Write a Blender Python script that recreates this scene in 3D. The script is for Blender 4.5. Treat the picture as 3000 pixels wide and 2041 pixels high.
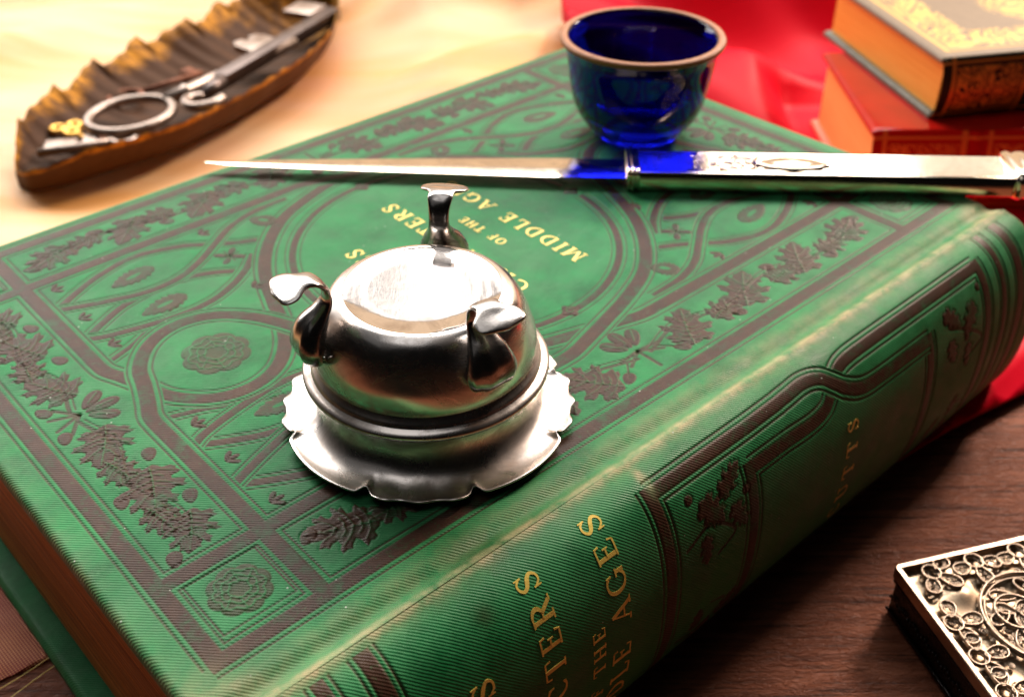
import bpy, math, random
import numpy as np
from mathutils import Vector, Matrix
random.seed(7); rng = np.random.default_rng(7)
for o in list(bpy.data.objects): bpy.data.objects.remove(o)
SC = bpy.context.scene
COL = SC.collection
M = 0.001            # every length below is in millimetres
PI = math.pi
rad = math.radians

# ------------------------------------------------------------------ camera
cam_d = bpy.data.cameras.new('camera'); cam = bpy.data.objects.new('camera', cam_d); COL.objects.link(cam)
cam.location = (0, 0, 190*M); cam.rotation_euler = (rad(90-36.4), 0, 0)
cam_d.sensor_width = 36.0; cam_d.lens = 38.04
cam_d.clip_start = 0.01; cam_d.clip_end = 20
cam_d.dof.use_dof = True; cam_d.dof.focus_distance = 0.187; cam_d.dof.aperture_fstop = 20
cam_d.dof.aperture_blades = 7
SC.camera = cam

# ------------------------------------------------------------------ light
W = bpy.data.worlds.new('World'); SC.world = W; W.use_nodes = True
W.node_tree.nodes['Background'].inputs[0].default_value = (1.0, 0.93, 0.86, 1)
W.node_tree.nodes['Background'].inputs[1].default_value = 0.003
def area(name, loc, aim, sx, sy, power, col):
    l = bpy.data.lights.new(name, 'AREA'); l.shape = 'RECTANGLE'; l.size = sx; l.size_y = sy
    l.energy = power; l.color = col
    o = bpy.data.objects.new(name, l); COL.objects.link(o); o.location = loc
    o.rotation_euler = (Vector(aim)-Vector(loc)).to_track_quat('-Z', 'Y').to_euler()
    return o
# a tall window behind the table: bright upper sash, softer middle, warm wall glow below
area('upper_window_light', (-0.28, 1.35, 1.26), (-0.2, 0.2, 0.2), 1.95, 0.48, 50, (1.0, 0.965, 0.92))
for x_, w_ in ((-0.70, 0.80), (-0.235, 0.085), (-0.115, 0.125), (-0.015, 0.045), (0.075, 0.105), (0.175, 0.065), (0.70, 0.95)):   # gaps added between the panels, to reflect curtain-fold streaks in the disc
    area('middle_window_light', (x_, 1.36, 0.86), (x_, 0.2, 0.86), w_, 0.28, 1.6*w_, (1.0, 0.93, 0.88))
area('warm_wall_glow', (0.25, 1.37, 0.40), (0.25, 0.2, 0.40), 1.7, 0.62, 3.5, (1.0, 0.72, 0.48))
area('left_window_light', (-1.0, 1.30, 0.42), (-0.1, 0.2, 0.1), 0.75, 0.62, 7.0, (1.0, 0.95, 0.90))
area('left_fill', (-0.62, 0.0, 1.05), (-0.02, 0.16, 0.06), 1.0, 0.7, 0.2, (1.0, 0.97, 0.95))  # added unseen soft panel, lightens the silver dish from the upper left
area('overhead_fill', (-0.15, 0.22, 1.1), (-0.05, 0.18, 0.06), 0.8, 0.5, 1.1, (1.0, 0.97, 0.95))  # added unseen overhead panel, something bright for the silver ring to reflect
area('side_light', (0.80, 1.10, 0.80), (0.12, 0.2, 0.02), 0.25, 0.30, 22.0, (1.0, 0.80, 0.66))

SC.view_settings.view_transform = 'Standard'; SC.view_settings.look = 'None'
SC.view_settings.exposure = 0; SC.view_settings.gamma = 1
try: SC.view_settings.use_curve_mapping = False
except Exception: pass
SC.render.engine = 'CYCLES'
SC.cycles.max_bounces = 10; SC.cycles.transmission_bounces = 10; SC.cycles.glossy_bounces = 5
SC.cycles.caustics_reflective = False; SC.cycles.caustics_refractive = True
SC.cycles.sample_clamp_indirect = 6

# ------------------------------------------------------------------ materials
class NT:
    def __init__(s, name):
        s.m = bpy.data.materials.new(name); s.m.use_nodes = True
        s.t = s.m.node_tree; s.b = s.t.nodes['Principled BSDF']; s.out = s.t.nodes['Material Output']
    def n(s, typ, **kw):
        o = s.t.nodes.new(typ)
        for k, v in kw.items():
            if k.startswith('_'): setattr(o, k[1:], v)
        return o
    def lk(s, a, b): s.t.links.new(a, b)
    def set(s, k, v):
        i = s.b.inputs[k]
        if hasattr(v, 'is_linked') or isinstance(v, bpy.types.NodeSocket): s.lk(v, i)
        else: i.default_value = v if not isinstance(v, tuple) else (v+(1,) if len(v) == 3 else v)
        return s
    def coord(s, which='Object'):
        return s.n('ShaderNodeTexCoord').outputs[which]
    def mapv(s, v, scale=(1, 1, 1), rot=(0, 0, 0)):
        m = s.n('ShaderNodeMapping'); s.lk(v, m.inputs[0]); m.inputs['Scale'].default_value = scale; m.inputs['Rotation'].default_value = rot
        return m.outputs[0]
    def noise(s, v, scale, detail=4, rough=0.55, dist=0.0):
        x = s.n('ShaderNodeTexNoise'); s.lk(v, x.inputs['Vector']); x.inputs['Scale'].default_value = scale
        x.inputs['Detail'].default_value = detail; x.inputs['Roughness'].default_value = rough; x.inputs['Distortion'].default_value = dist
        return x.outputs['Fac']
    def ramp(s, f, stops):
        r = s.n('ShaderNodeValToRGB'); s.lk(f, r.inputs[0]); e = r.color_ramp.elements
        while len(e) < len(stops): e.new(0.5)
        for i, (p, c) in enumerate(stops):
            e[i].position = p; c = (c, c, c) if not isinstance(c, tuple) else c; e[i].color = c+(1,) if len(c) == 3 else c
        return r.outputs[0]
    def mix(s, f, a, b, mode='MIX'):
        x = s.n('ShaderNodeMix'); x.data_type = 'RGBA'; x.blend_type = mode
        for i, v in ((0, f), (6, a), (7, b)):
            if isinstance(v, bpy.types.NodeSocket): s.lk(v, x.inputs[i])
            elif isinstance(v, tuple): x.inputs[i].default_value = v+(1,)
            else: x.inputs[i].default_value = v if i == 0 else (v, v, v, 1)
        return x.outputs[2]
    def math(s, op, a, b=0.0, c=0.0):
        x = s.n('ShaderNodeMath'); x.operation = op
        for i, v in enumerate((a, b, c)):
            if isinstance(v, bpy.types.NodeSocket): s.lk(v, x.inputs[i])
            else: x.inputs[i].default_value = v
        return x.outputs[0]
    def attr(s, name):
        a = s.n('ShaderNodeAttribute'); a.attribute_name = name; return a.outputs['Fac']
    def bump(s, h, dist, strength=1.0, nrm=None):
        b = s.n('ShaderNodeBump'); b.inputs['Distance'].default_value = dist; b.inputs['Strength'].default_value = strength
        s.lk(h, b.inputs['Height'])
        if nrm is not None: s.lk(nrm, b.inputs['Normal'])
        return b.outputs[0]

def simple(name, col, rough=0.5, metal=0.0, nscale=0, bump=0.0, var=0.25, spec=0.5):
    k = NT(name); v = k.coord()
    if nscale:
        f = k.noise(v, nscale)
        k.set('Base Color', k.mix(f, tuple(c*(1-var) for c in col), tuple(min(1, c*(1+var)) for c in col)))
        if bump: k.set('Normal', k.bump(k.noise(v, nscale*3), bump))
        k.set('Roughness', k.ramp(k.noise(v, nscale*1.7), [(0.3, max(0.03, rough*0.75)), (0.7, min(1, rough*1.25))]))
    else:
        k.set('Base Color', col); k.set('Roughness', rough)
    k.set('Metallic', metal); k.set('Specular IOR Level', spec)
    return k.m

def book_cloth():
    k = NT('ribbed green book cloth'); v = k.coord()
    ink = k.attr('ink'); rib = k.attr('rib'); wear = k.attr('wear')
    big = k.noise(v, 90, 5, 0.65); fine = k.noise(v, 900, 3, 0.6)
    green = k.mix(k.ramp(big, [(0.35, 0.0), (0.65, 1.0)]), (0.005, 0.120, 0.032), (0.018, 0.235, 0.070))
    green = k.mix(k.math('MULTIPLY', k.ramp(fine, [(0.55, 0.0), (0.75, 1.0)]), 0.35), green, (0.06, 0.26, 0.10))
    fade = k.ramp(k.noise(k.mapv(v, (1, 1.6, 1)), 26, 6, 0.72, 0.4), [(0.42, 0.0), (0.68, 0.55)])
    green = k.mix(fade, green, (0.075, 0.265, 0.110))
    dirt = k.ramp(k.noise(v, 48, 6, 0.75, 0.5), [(0.52, 0.0), (0.75, 0.5)])
    green = k.mix(dirt, green, (0.008, 0.085, 0.030))
    mid = k.noise(v, 170, 5, 0.7)
    brown = k.mix(k.ramp(mid, [(0.3, 0.0), (0.7, 1.0)]), (0.024, 0.0095, 0.005), (0.070, 0.030, 0.016))
    # printed ink is slightly worn through in specks
    worn = k.math('MULTIPLY', ink, k.math('MULTIPLY', k.ramp(fine, [(0.28, 0.75), (0.42, 1.0)]), k.ramp(mid, [(0.30, 0.62), (0.48, 1.0)])))
    c = k.mix(worn, green, brown)
    wn = k.math('MULTIPLY', wear, k.ramp(k.noise(v, 220, 5, 0.7), [(0.33, 0.15), (0.6, 1.0)]))
    c = k.mix(wn, c, k.mix(k.noise(v, 60, 2), (0.40, 0.25, 0.13), (0.36, 0.42, 0.22)))
    vor = k.n('ShaderNodeTexVoronoi'); k.lk(v, vor.inputs['Vector']); vor.inputs['Scale'].default_value = 420
    c = k.mix(k.math('MULTIPLY', k.ramp(vor.outputs['Distance'], [(0.05, 0.8), (0.09, 0.0)]), k.ramp(k.noise(v, 130, 1), [(0.6, 0.0), (0.62, 1.0)])), c, (0.55, 0.58, 0.50))
    k.set('Base Color', c)
    s = k.math('SINE', k.math('MULTIPLY', k.math('ADD', rib, k.math('ADD', k.math('MULTIPLY', k.noise(v, 60, 2), 0.6), k.math('MULTIPLY', k.noise(v, 700, 2), 0.16))), 2*PI/0.52))
    h = k.math('ADD', k.math('MULTIPLY', s, 0.5), k.math('MULTIPLY', k.noise(v, 1400, 2), 0.7))
    amp = k.ramp(k.math('ADD', ink, k.math('MULTIPLY', k.noise(v, 35, 2), 0.5)), [(0.15, 1.0), (1.2, 0.75)])
    k.set('Normal', k.bump(k.math('MULTIPLY', h, amp), 0.000065, 0.85))
    k.set('Roughness', k.mix(ink, k.ramp(big, [(0.3, 0.34), (0.7, 0.62)]), 0.42))
    k.set('Specular IOR Level', 0.20); k.set('Sheen Weight', 0.02); k.set('Sheen Roughness', 0.4); k.set('Sheen Tint', (0.75, 1.0, 0.85))
    return k.m
M_CLOTH = book_cloth()

def silver(name, base=(0.80, 0.76, 0.73), tarn=(0.24, 0.185, 0.155), amt=0.6, r0=0.10, r1=0.30, sc=70):
    k = NT(name); v = k.coord()
    a = k.noise(k.mapv(v, (1, 1, 2.2)), sc, 6, 0.65, 0.6)
    b = k.noise(v, sc*6, 5, 0.7)
    t = k.math('MULTIPLY', k.ramp(a, [(0.46, 0.0), (0.70, 1.0)]), amt)
    t2 = k.math('MAXIMUM', t, k.math('MULTIPLY', k.ramp(b, [(0.60, 0.0), (0.74, 1.0)]), amt*0.6))
    k.set('Base Color', k.mix(t2, base, tarn)); k.set('Metallic', 1.0)
    k.set('Roughness', k.ramp(k.math('ADD', k.math('MULTIPLY', a, 0.6), k.math('MULTIPLY', t2, 0.4)), [(0.2, r0), (0.8, r1)]))
    sc1 = k.noise(k.mapv(v, (300, 40, 900)), 8, 3)
    k.set('Normal', k.bump(k.math('ADD', k.math('MULTIPLY', sc1, 0.4), k.noise(v, 160, 2)), 0.00006, 0.45))
    return k.m
M_SILVER = silver('tarnished silver', r0=0.17, r1=0.40, amt=0.85)
M_DISC = silver('worn mirror silver', (0.78, 0.73, 0.70), (0.30, 0.22, 0.17), 0.6, 0.05, 0.14, 110)
M_SILVER_RIM = silver('brushed silver', (0.78, 0.72, 0.68), (0.24, 0.18, 0.145), 0.85, 0.24, 0.45, 90)
M_SILVER_DARK = silver('dark cast silver', (0.50, 0.47, 0.45), (0.07, 0.055, 0.045), 0.85, 0.18, 0.36, 150)
M_KNIFE = silver('polished silver', (0.80, 0.68, 0.55), (0.36, 0.25, 0.17), 0.6, 0.07, 0.20, 60)
M_KEYSTEEL = simple('worn bright steel', (0.34, 0.27, 0.23), 0.40, 1.0, 120, 0.0002)
M_KEYDARK = simple('dark steel', (0.13, 0.10, 0.09), 0.42, 1.0, 120, 0.0002)
M_BRASS = simple('yellow brass', (0.75, 0.42, 0.10), 0.35, 1.0, 150)
M_RUST = simple('rusty iron', (0.22, 0.08, 0.04), 0.7, 0.4, 250, 0.0004)
M_GOLDLEAF = simple('gold leaf', (1.0, 0.66, 0.14), 0.38, 0.15, 700, 0.00005, 0.18)
M_FILI = simple('aged filigree silver', (0.42, 0.32, 0.24), 0.34, 1.0, 260, 0.00008)
M_FILIBACK = silver('filigree ground', (0.46, 0.34, 0.23), (0.05, 0.04, 0.033), 0.95, 0.28, 0.5, 160)
M_BLACKMETAL = simple('blackened metal', (0.045, 0.04, 0.04), 0.32, 0.9, 300, 0.0003)

def wood():
    k = NT('dark wood table'); v = k.coord()
    w = k.mapv(v, (1.0, 9.0, 1.0))
    g = k.noise(w, 26, 8, 0.7, 0.6); g2 = k.noise(k.mapv(v, (1, 22, 1)), 40, 5, 0.7)
    c = k.ramp(g, [(0.30, (0.12, 0.034, 0.016)), (0.50, (0.27, 0.085, 0.042)), (0.72, (0.44, 0.155, 0.082))])
    c = k.mix(k.ramp(g2, [(0.37, 0.8), (0.46, 0.0)]), c, (0.016, 0.006, 0.004))
    k.set('Base Color', c)
    h = k.math('ADD', k.noise(k.mapv(v, (1.0, 2.6, 1.0)), 420, 3, 0.6, 1.2), k.math('MULTIPLY', g2, 0.6))
    k.set('Normal', k.bump(h, 0.0008, 0.9)); k.set('Roughness', 0.36); k.set('Specular IOR Level', 0.20)
    return k.m
M_WOOD = wood()

def gold_cloth():
    k = NT('shot gold organza'); v = k.coord()
    lw = k.n('ShaderNodeLayerWeight'); lw.inputs['Blend'].default_value = 0.35
    big = k.noise(v, 7, 3)
    fold_shade = k.noise(k.mapv(v, (0.5, 3.0, 1), (0, 0, rad(-38))), 6.5, 3, 0.6)
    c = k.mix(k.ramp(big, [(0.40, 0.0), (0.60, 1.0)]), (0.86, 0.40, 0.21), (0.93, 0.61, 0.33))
    c = k.mix(k.ramp(fold_shade, [(0.42, 0.0), (0.62, 0.8)]), c, (0.80, 0.34, 0.055))  # shot-silk colour laid in diagonal streaks, painting in the fold shading
    sep = k.n('ShaderNodeSeparateXYZ'); k.lk(v, sep.inputs[0])
    a = k.math('SINE', k.math('MULTIPLY', sep.outputs[0], 2*PI/0.00085)); b = k.math('SINE', k.math('MULTIPLY', sep.outputs[1], 2*PI/0.00085))
    wv = k.math('MULTIPLY', a, b)
    red = k.math('MULTIPLY', k.ramp(k.math('ADD', sep.outputs[1], 0.0), [(0.195, 1.0), (0.235, 0.0)]), k.ramp(wv, [(0.0, 1.0), (0.5, 0.55)]))
    c = k.mix(k.math('MULTIPLY', k.ramp(sep.outputs[1], [(0.195, 1.0), (0.235, 0.0)]), k.ramp(k.math('ADD', k.math('MULTIPLY', wv, 0.5), k.noise(v, 45, 2)), [(0.45, 1.0), (1.0, 0.35)])), c, (0.16, 0.006, 0.004))
    k.set('Metallic', k.ramp(sep.outputs[1], [(0.195, 0.6), (0.235, 0.0)]))
    k.set('Base Color', c); k.set('Roughness', 0.38); k.set('Specular IOR Level', 0.6)
    k.set('Sheen Weight', 0.15); k.set('Sheen Roughness', 0.35); k.set('Sheen Tint', (1.0, 0.85, 0.6))
    k.set('Normal', k.bump(wv, 0.00012, 0.7))
    return k.m
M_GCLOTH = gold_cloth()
def red_cloth():
    k = NT('red satin'); v = k.coord()
    k.set('Base Color', k.mix(k.noise(v, 20, 2), (0.50, 0.0, 0.006), (0.76, 0.0, 0.022)))
    k.set('Roughness', 0.48); k.set('Specular IOR Level', 0.07); k.set('Sheen Weight', 0.0); k.set('Sheen Tint', (1.0, 0.15, 0.3)); k.set('Sheen Roughness', 0.3)
    k.set('Normal', k.bump(k.noise(k.mapv(v, (1, 6, 1)), 900, 2), 0.00008, 0.4))
    return k.m
M_RCLOTH = red_cloth()
def pages(name, c0, c1, axis=(1, 1, 60), bump=0.0003, rough=0.55, metal=0.0):
    k = NT(name); v = k.coord()
    f = k.noise(k.mapv(v, axis), 22, 6, 0.75)
    k.set('Base Color', k.mix(k.ramp(f, [(0.3, 0.0), (0.7, 1.0)]), c0, c1)); k.set('Roughness', rough); k.set('Metallic', metal)
    k.set('Normal', k.bump(f, bump, 0.6))
    return k.m
M_PAGES = pages('brown stained page edges', (0.18, 0.045, 0.009), (0.90, 0.34, 0.07))
M_GILT = pages('gilt page edges', (0.74, 0.30, 0.022), (0.98, 0.60, 0.12), bump=0.00015, rough=0.45, metal=0.15)
M_PAGE2 = pages('orange page edges', (0.90, 0.36, 0.08), (0.98, 0.52, 0.16), bump=0.00015, rough=0.5)
def leafmat(name, gold_amt, dark=(0.045, 0.020, 0.009)):
    k = NT(name); v = k.coord()
    g = k.attr('gild')
    n1 = k.noise(v, 60, 5, 0.75); n2 = k.noise(k.mapv(v, (0.25, 1.6, 1), (0, 0, rad(-20))), 260, 4, 0.7)
    m = k.math('MULTIPLY', k.ramp(k.math('ADD', k.math('MULTIPLY', g, 0.75), k.math('MULTIPLY', n1, 0.65)), [(0.50, 0.0), (0.80, 1.0)]), k.ramp(n2, [(0.35, 0.15), (0.6, 1.0)]))
    m = k.math('MULTIPLY', m, gold_amt)
    c = k.mix(m, k.mix(n2, dark, (0.11, 0.050, 0.024)), k.mix(n2, (0.42, 0.15, 0.012), (0.72, 0.34, 0.035)))
    k.set('Base Color', c); k.set('Roughness', 0.6); k.set('Specular IOR Level', 0.10); k.set('Metallic', k.math('MULTIPLY', m, 0.2))
    k.set('Normal', k.bump(n2, 0.0003, 0.5))
    return k.m
M_LEAF = leafmat('gilded brown ceramic', 0.9)
def glass():
    k = NT('cobalt glass')
    k.set('Base Color', (0.002, 0.004, 0.38)); k.set('Transmission Weight', 1.0); k.set('Roughness', 0.02); k.set('IOR', 1.52)
    v = k.coord(); k.set('Normal', k.bump(k.noise(v, 60, 2), 0.0004, 0.25))
    return k.m
M_GLASS = glass()
M_GLASSRIM = simple('brown gilt rim', (0.40, 0.145, 0.045), 0.5, 0.0, 600, 0.0002)
def ornate(name, ground, gold, scale, thr=0.5, rough=0.45, metal=0.3):
    """gold tooled scrollwork: contour lines of a warped noise"""
    k = NT(name); v = k.coord()
    f = k.noise(v, scale, 2, 0.5, 1.5)
    w = k.math('ABSOLUTE', k.math('SINE', k.math('MULTIPLY', f, 26.0)))
    m = k.math('MULTIPLY', k.ramp(w, [(0.52, 0.0), (0.70, 1.0)]), k.ramp(k.attr('orn'), [(0.3, 0.0), (0.6, 1.0)]))
    edge = k.ramp(k.attr('line'), [(0.4, 0.0), (0.6, 1.0)])
    m = k.math('MAXIMUM', m, edge)
    k.set('Base Color', k.mix(m, k.mix(k.noise(v, 300), tuple(c*0.7 for c in ground), ground), gold))
    k.set('Specular IOR Level', 0.2); k.set('Roughness', k.mix(m, rough, 0.35)); k.set('Metallic', k.math('MULTIPLY', m, metal)); k.set('Normal', k.bump(m, 0.0002, 0.6))
    return k.m
M_ORN_TOP = ornate('grey leather with gold scrolls', (0.27, 0.19, 0.12), (0.72, 0.45, 0.14), 60)
M_ORN_SPINE = ornate('dark leather with gold tooling', (0.022, 0.028, 0.016), (0.60, 0.36, 0.07), 130)
M_BOARDGREY = simple('grey green board', (0.13, 0.13, 0.09), 0.5, 0, 300, 0.0002)
M_REDLEATHER = simple('glossy red leather', (0.50, 0.010, 0.006), 0.12, 0, 90, 0.00005)
M_REDSPINE = ornate('red leather with gold tooling', (0.42, 0.012, 0.010), (0.70, 0.26, 0.06), 170, rough=0.3)
M_PINKBOARD = simple('worn pink board', (0.72, 0.22, 0.12), 0.5, 0, 200)

# ------------------------------------------------------------------ mesh helpers
class B:
    def __init__(s): s.v = []; s.f = []; s.a = {}
    def add(s, vs, fs):
        n = len(s.v); s.v += [tuple(p) for p in vs]; s.f += [tuple(i+n for i in q) for q in fs]; return s
    def box(s, x0, x1, y0, y1, z0, z1, bev=0.0):
        b = bev
        if not b:
            vs = [(x, y, z) for z in (z0, z1) for x, y in ((x0, y0), (x1, y0), (x1, y1), (x0, y1))]
            return s.add(vs, [(3, 2, 1, 0), (4, 5, 6, 7), (0, 1, 5, 4), (1, 2, 6, 5), (2, 3, 7, 6), (3, 0, 4, 7)])
        rings = []
        for dz, ins in ((0, b), (b*0.3, b*0.3), (b, 0), (-b, 0), (-b*0.3, b*0.3), (0, b)):
            z = (z0+dz) if len(rings) < 3 else (z1+dz)
            rr = []
            for cx_, cy_, a0 in ((x1-b, y1-b, 0), (x0+b, y1-b, 90), (x0+b, y0+b, 180), (x1-b, y0+b, 270)):
                for j in range(4):
                    a = rad(a0+30*j); q = b-ins
                    rr.append((cx_+q*math.cos(a), cy_+q*math.sin(a), z))
            rings.append(rr)
        n = 16; vs = sum(rings, []); fs = [tuple(range(n-1, -1, -1)), tuple(range(5*n, 6*n))]
        for i in range(5):
            for j in range(n): fs.append((i*n+j, i*n+(j+1) % n, (i+1)*n+(j+1) % n, (i+1)*n+j))
        return s.add(vs, fs)
    def rings(s, R, cap=True, closed=True):
        n = len(R[0]); vs = [p for r in R for p in r]; fs = []
        for i in range(len(R)-1):
            for j in range(n if closed else n-1): fs.append((i*n+j, i*n+(j+1) % n, (i+1)*n+(j+1) % n, (i+1)*n+j))
        if cap: fs += [tuple(range(n-1, -1, -1)), tuple(range((len(R)-1)*n, len(R)*n))]
        return s.add(vs, fs)
    def tube(s, pts, r, seg=8, closed=False, flat=1.0):
        P = [Vector(p) for p in pts]; N = len(P); R = []
        for i in range(N):
            a = P[(i-1) % N] if (closed or i) else P[i]; c = P[(i+1) % N] if (closed or i < N-1) else P[i]
            t = (c-a).normalized(); u = Vector((0, 0, 1)).cross(t)
            if u.length < 1e-3: u = Vector((1, 0, 0))
            u.normalize(); w = t.cross(u); rr = r[i] if isinstance(r, (list, tuple)) else r
            R.append([tuple(P[i]+u*math.cos(2*PI*k/seg)*rr+w*math.sin(2*PI*k/seg)*rr*flat) for k in range(seg)])
        if closed: R.append(R[0])
        return s.rings(R, cap=not closed)
    def lathe(s, prof, seg=96, cx=0, cy=0, fr=None):
        R = []
        for j in range(seg):
            a = 2*PI*j/seg
            R.append([((fr(r, z, a)[0] if fr else r)*math.cos(a)+cx, (fr(r, z, a)[0] if fr else r)*math.sin(a)+cy, (fr(r, z, a)[1] if fr else z)) for r, z in prof])
        R.append(R[0]); return s.rings(R, cap=False, closed=False)
    def build(s, name, mat, parent=None, smooth=True, attrs=None, angle=None):
        me = bpy.data.meshes.new(name)
        me.from_pydata([(x*M, y*M, z*M) for x, y, z in s.v], [], s.f); me.validate(); me.update()
        return finish(me, name, mat, parent, smooth, attrs, angle)
def finish(me, name, mat, parent=None, smooth=True, attrs=None, angle=None):
    import bmesh
    if mat is not None: me.materials.append(mat)
    if attrs:
        for k, arr in attrs.items():
            a = me.attributes.new(k, 'FLOAT', 'POINT'); a.data.foreach_set('value', np.asarray(arr, dtype=np.float32).ravel())
    elif len(me.vertices) < 200000:
        bm = bmesh.new(); bm.from_mesh(me); bmesh.ops.remove_doubles(bm, verts=bm.verts, dist=1e-7)
        bmesh.ops.recalc_face_normals(bm, faces=bm.faces); bm.to_mesh(me); bm.free()
    if smooth:
        me.polygons.foreach_set('use_smooth', [True]*len(me.polygons))
        if angle: me.set_sharp_from_angle(angle=rad(angle))
    o = bpy.data.objects.new(name, me); COL.objects.link(o)
    if parent is not None: o.parent = parent
    return o
def thing(name, label, cat, loc=(0, 0, 0), rz=0.0, group=None):
    o = bpy.data.objects.new(name, None); COL.objects.link(o); o.empty_display_size = 0.01
    o.location = tuple(c*M for c in loc); o.rotation_euler = (0, 0, rz); o['label'] = label; o['category'] = cat
    if group: o['group'] = group
    return o
def tag(o, label, cat, group=None, kind=None):
    o['label'] = label; o['category'] = cat
    if group: o['group'] = group
    if kind: o['kind'] = kind
    return o
def catmull(P, n=8, closed=False):
    P = np.array(P, float); N = len(P); out = []
    rngi = range(N if closed else N-1)
    for i in rngi:
        p0 = P[(i-1) % N] if (closed or i > 0) else 2*P[0]-P[1]
        p1 = P[i]; p2 = P[(i+1) % N]
        p3 = P[(i+2) % N] if (closed or i+2 < N) else 2*P[-1]-P[-2]
        for k in range(n):
            t = k/n
            out.append(0.5*((2*p1)+(-p0+p2)*t+(2*p0-5*p1+4*p2-p3)*t*t+(-p0+3*p1-3*p2+p3)*t**3))
    if not closed: out.append(P[-1])
    return np.array(out)
def grid_mesh(name, X, Y, Z, mat, parent=None, attrs=None, smooth=True, skirt=None):
    """X,Y,Z (n,m) arrays in mm -> one mesh; skirt = z of a closed bottom"""
    n, m = X.shape
    co = np.stack([X, Y, Z], -1).reshape(-1, 3)
    idx = np.arange(n*m).reshape(n, m)
    q = np.stack([idx[:-1, :-1], idx[1:, :-1], idx[1:, 1:], idx[:-1, 1:]], -1).reshape(-1, 4)
    if skirt is not None:
        loop = np.concatenate([idx[:, 0], idx[-1, 1:], idx[-2::-1, -1], idx[0, -2:0:-1]])
        low = co[loop].copy(); low[:, 2] = skirt; L = len(loop); base = len(co)
        co = np.concatenate([co, co[loop], low]); a = np.arange(L); b = (a+1) % L
        sk = np.stack([base+b, base+a, base+L+a, base+L+b], -1)
        q = np.concatenate([q, sk])
        if attrs: attrs = {k: np.concatenate([np.asarray(v).ravel(), np.asarray(v).ravel()[loop], np.asarray(v).ravel()[loop]]) for k, v in attrs.items()}
    me = bpy.data.meshes.new(name); me.vertices.add(len(co)); me.vertices.foreach_set('co', (co*M).astype(np.float32).ravel())
    F = len(q); me.loops.add(F*4); me.polygons.add(F)
    me.loops.foreach_set('vertex_index', q.astype(np.int32).ravel())
    me.polygons.foreach_set('loop_start', np.arange(0, F*4, 4, dtype=np.int32))
    me.polygons.foreach_set('loop_total', np.full(F, 4, dtype=np.int32))
    me.update(calc_edges=True)
    return finish(me, name, mat, parent, smooth, attrs or {'z': co[:, 2]})

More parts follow.
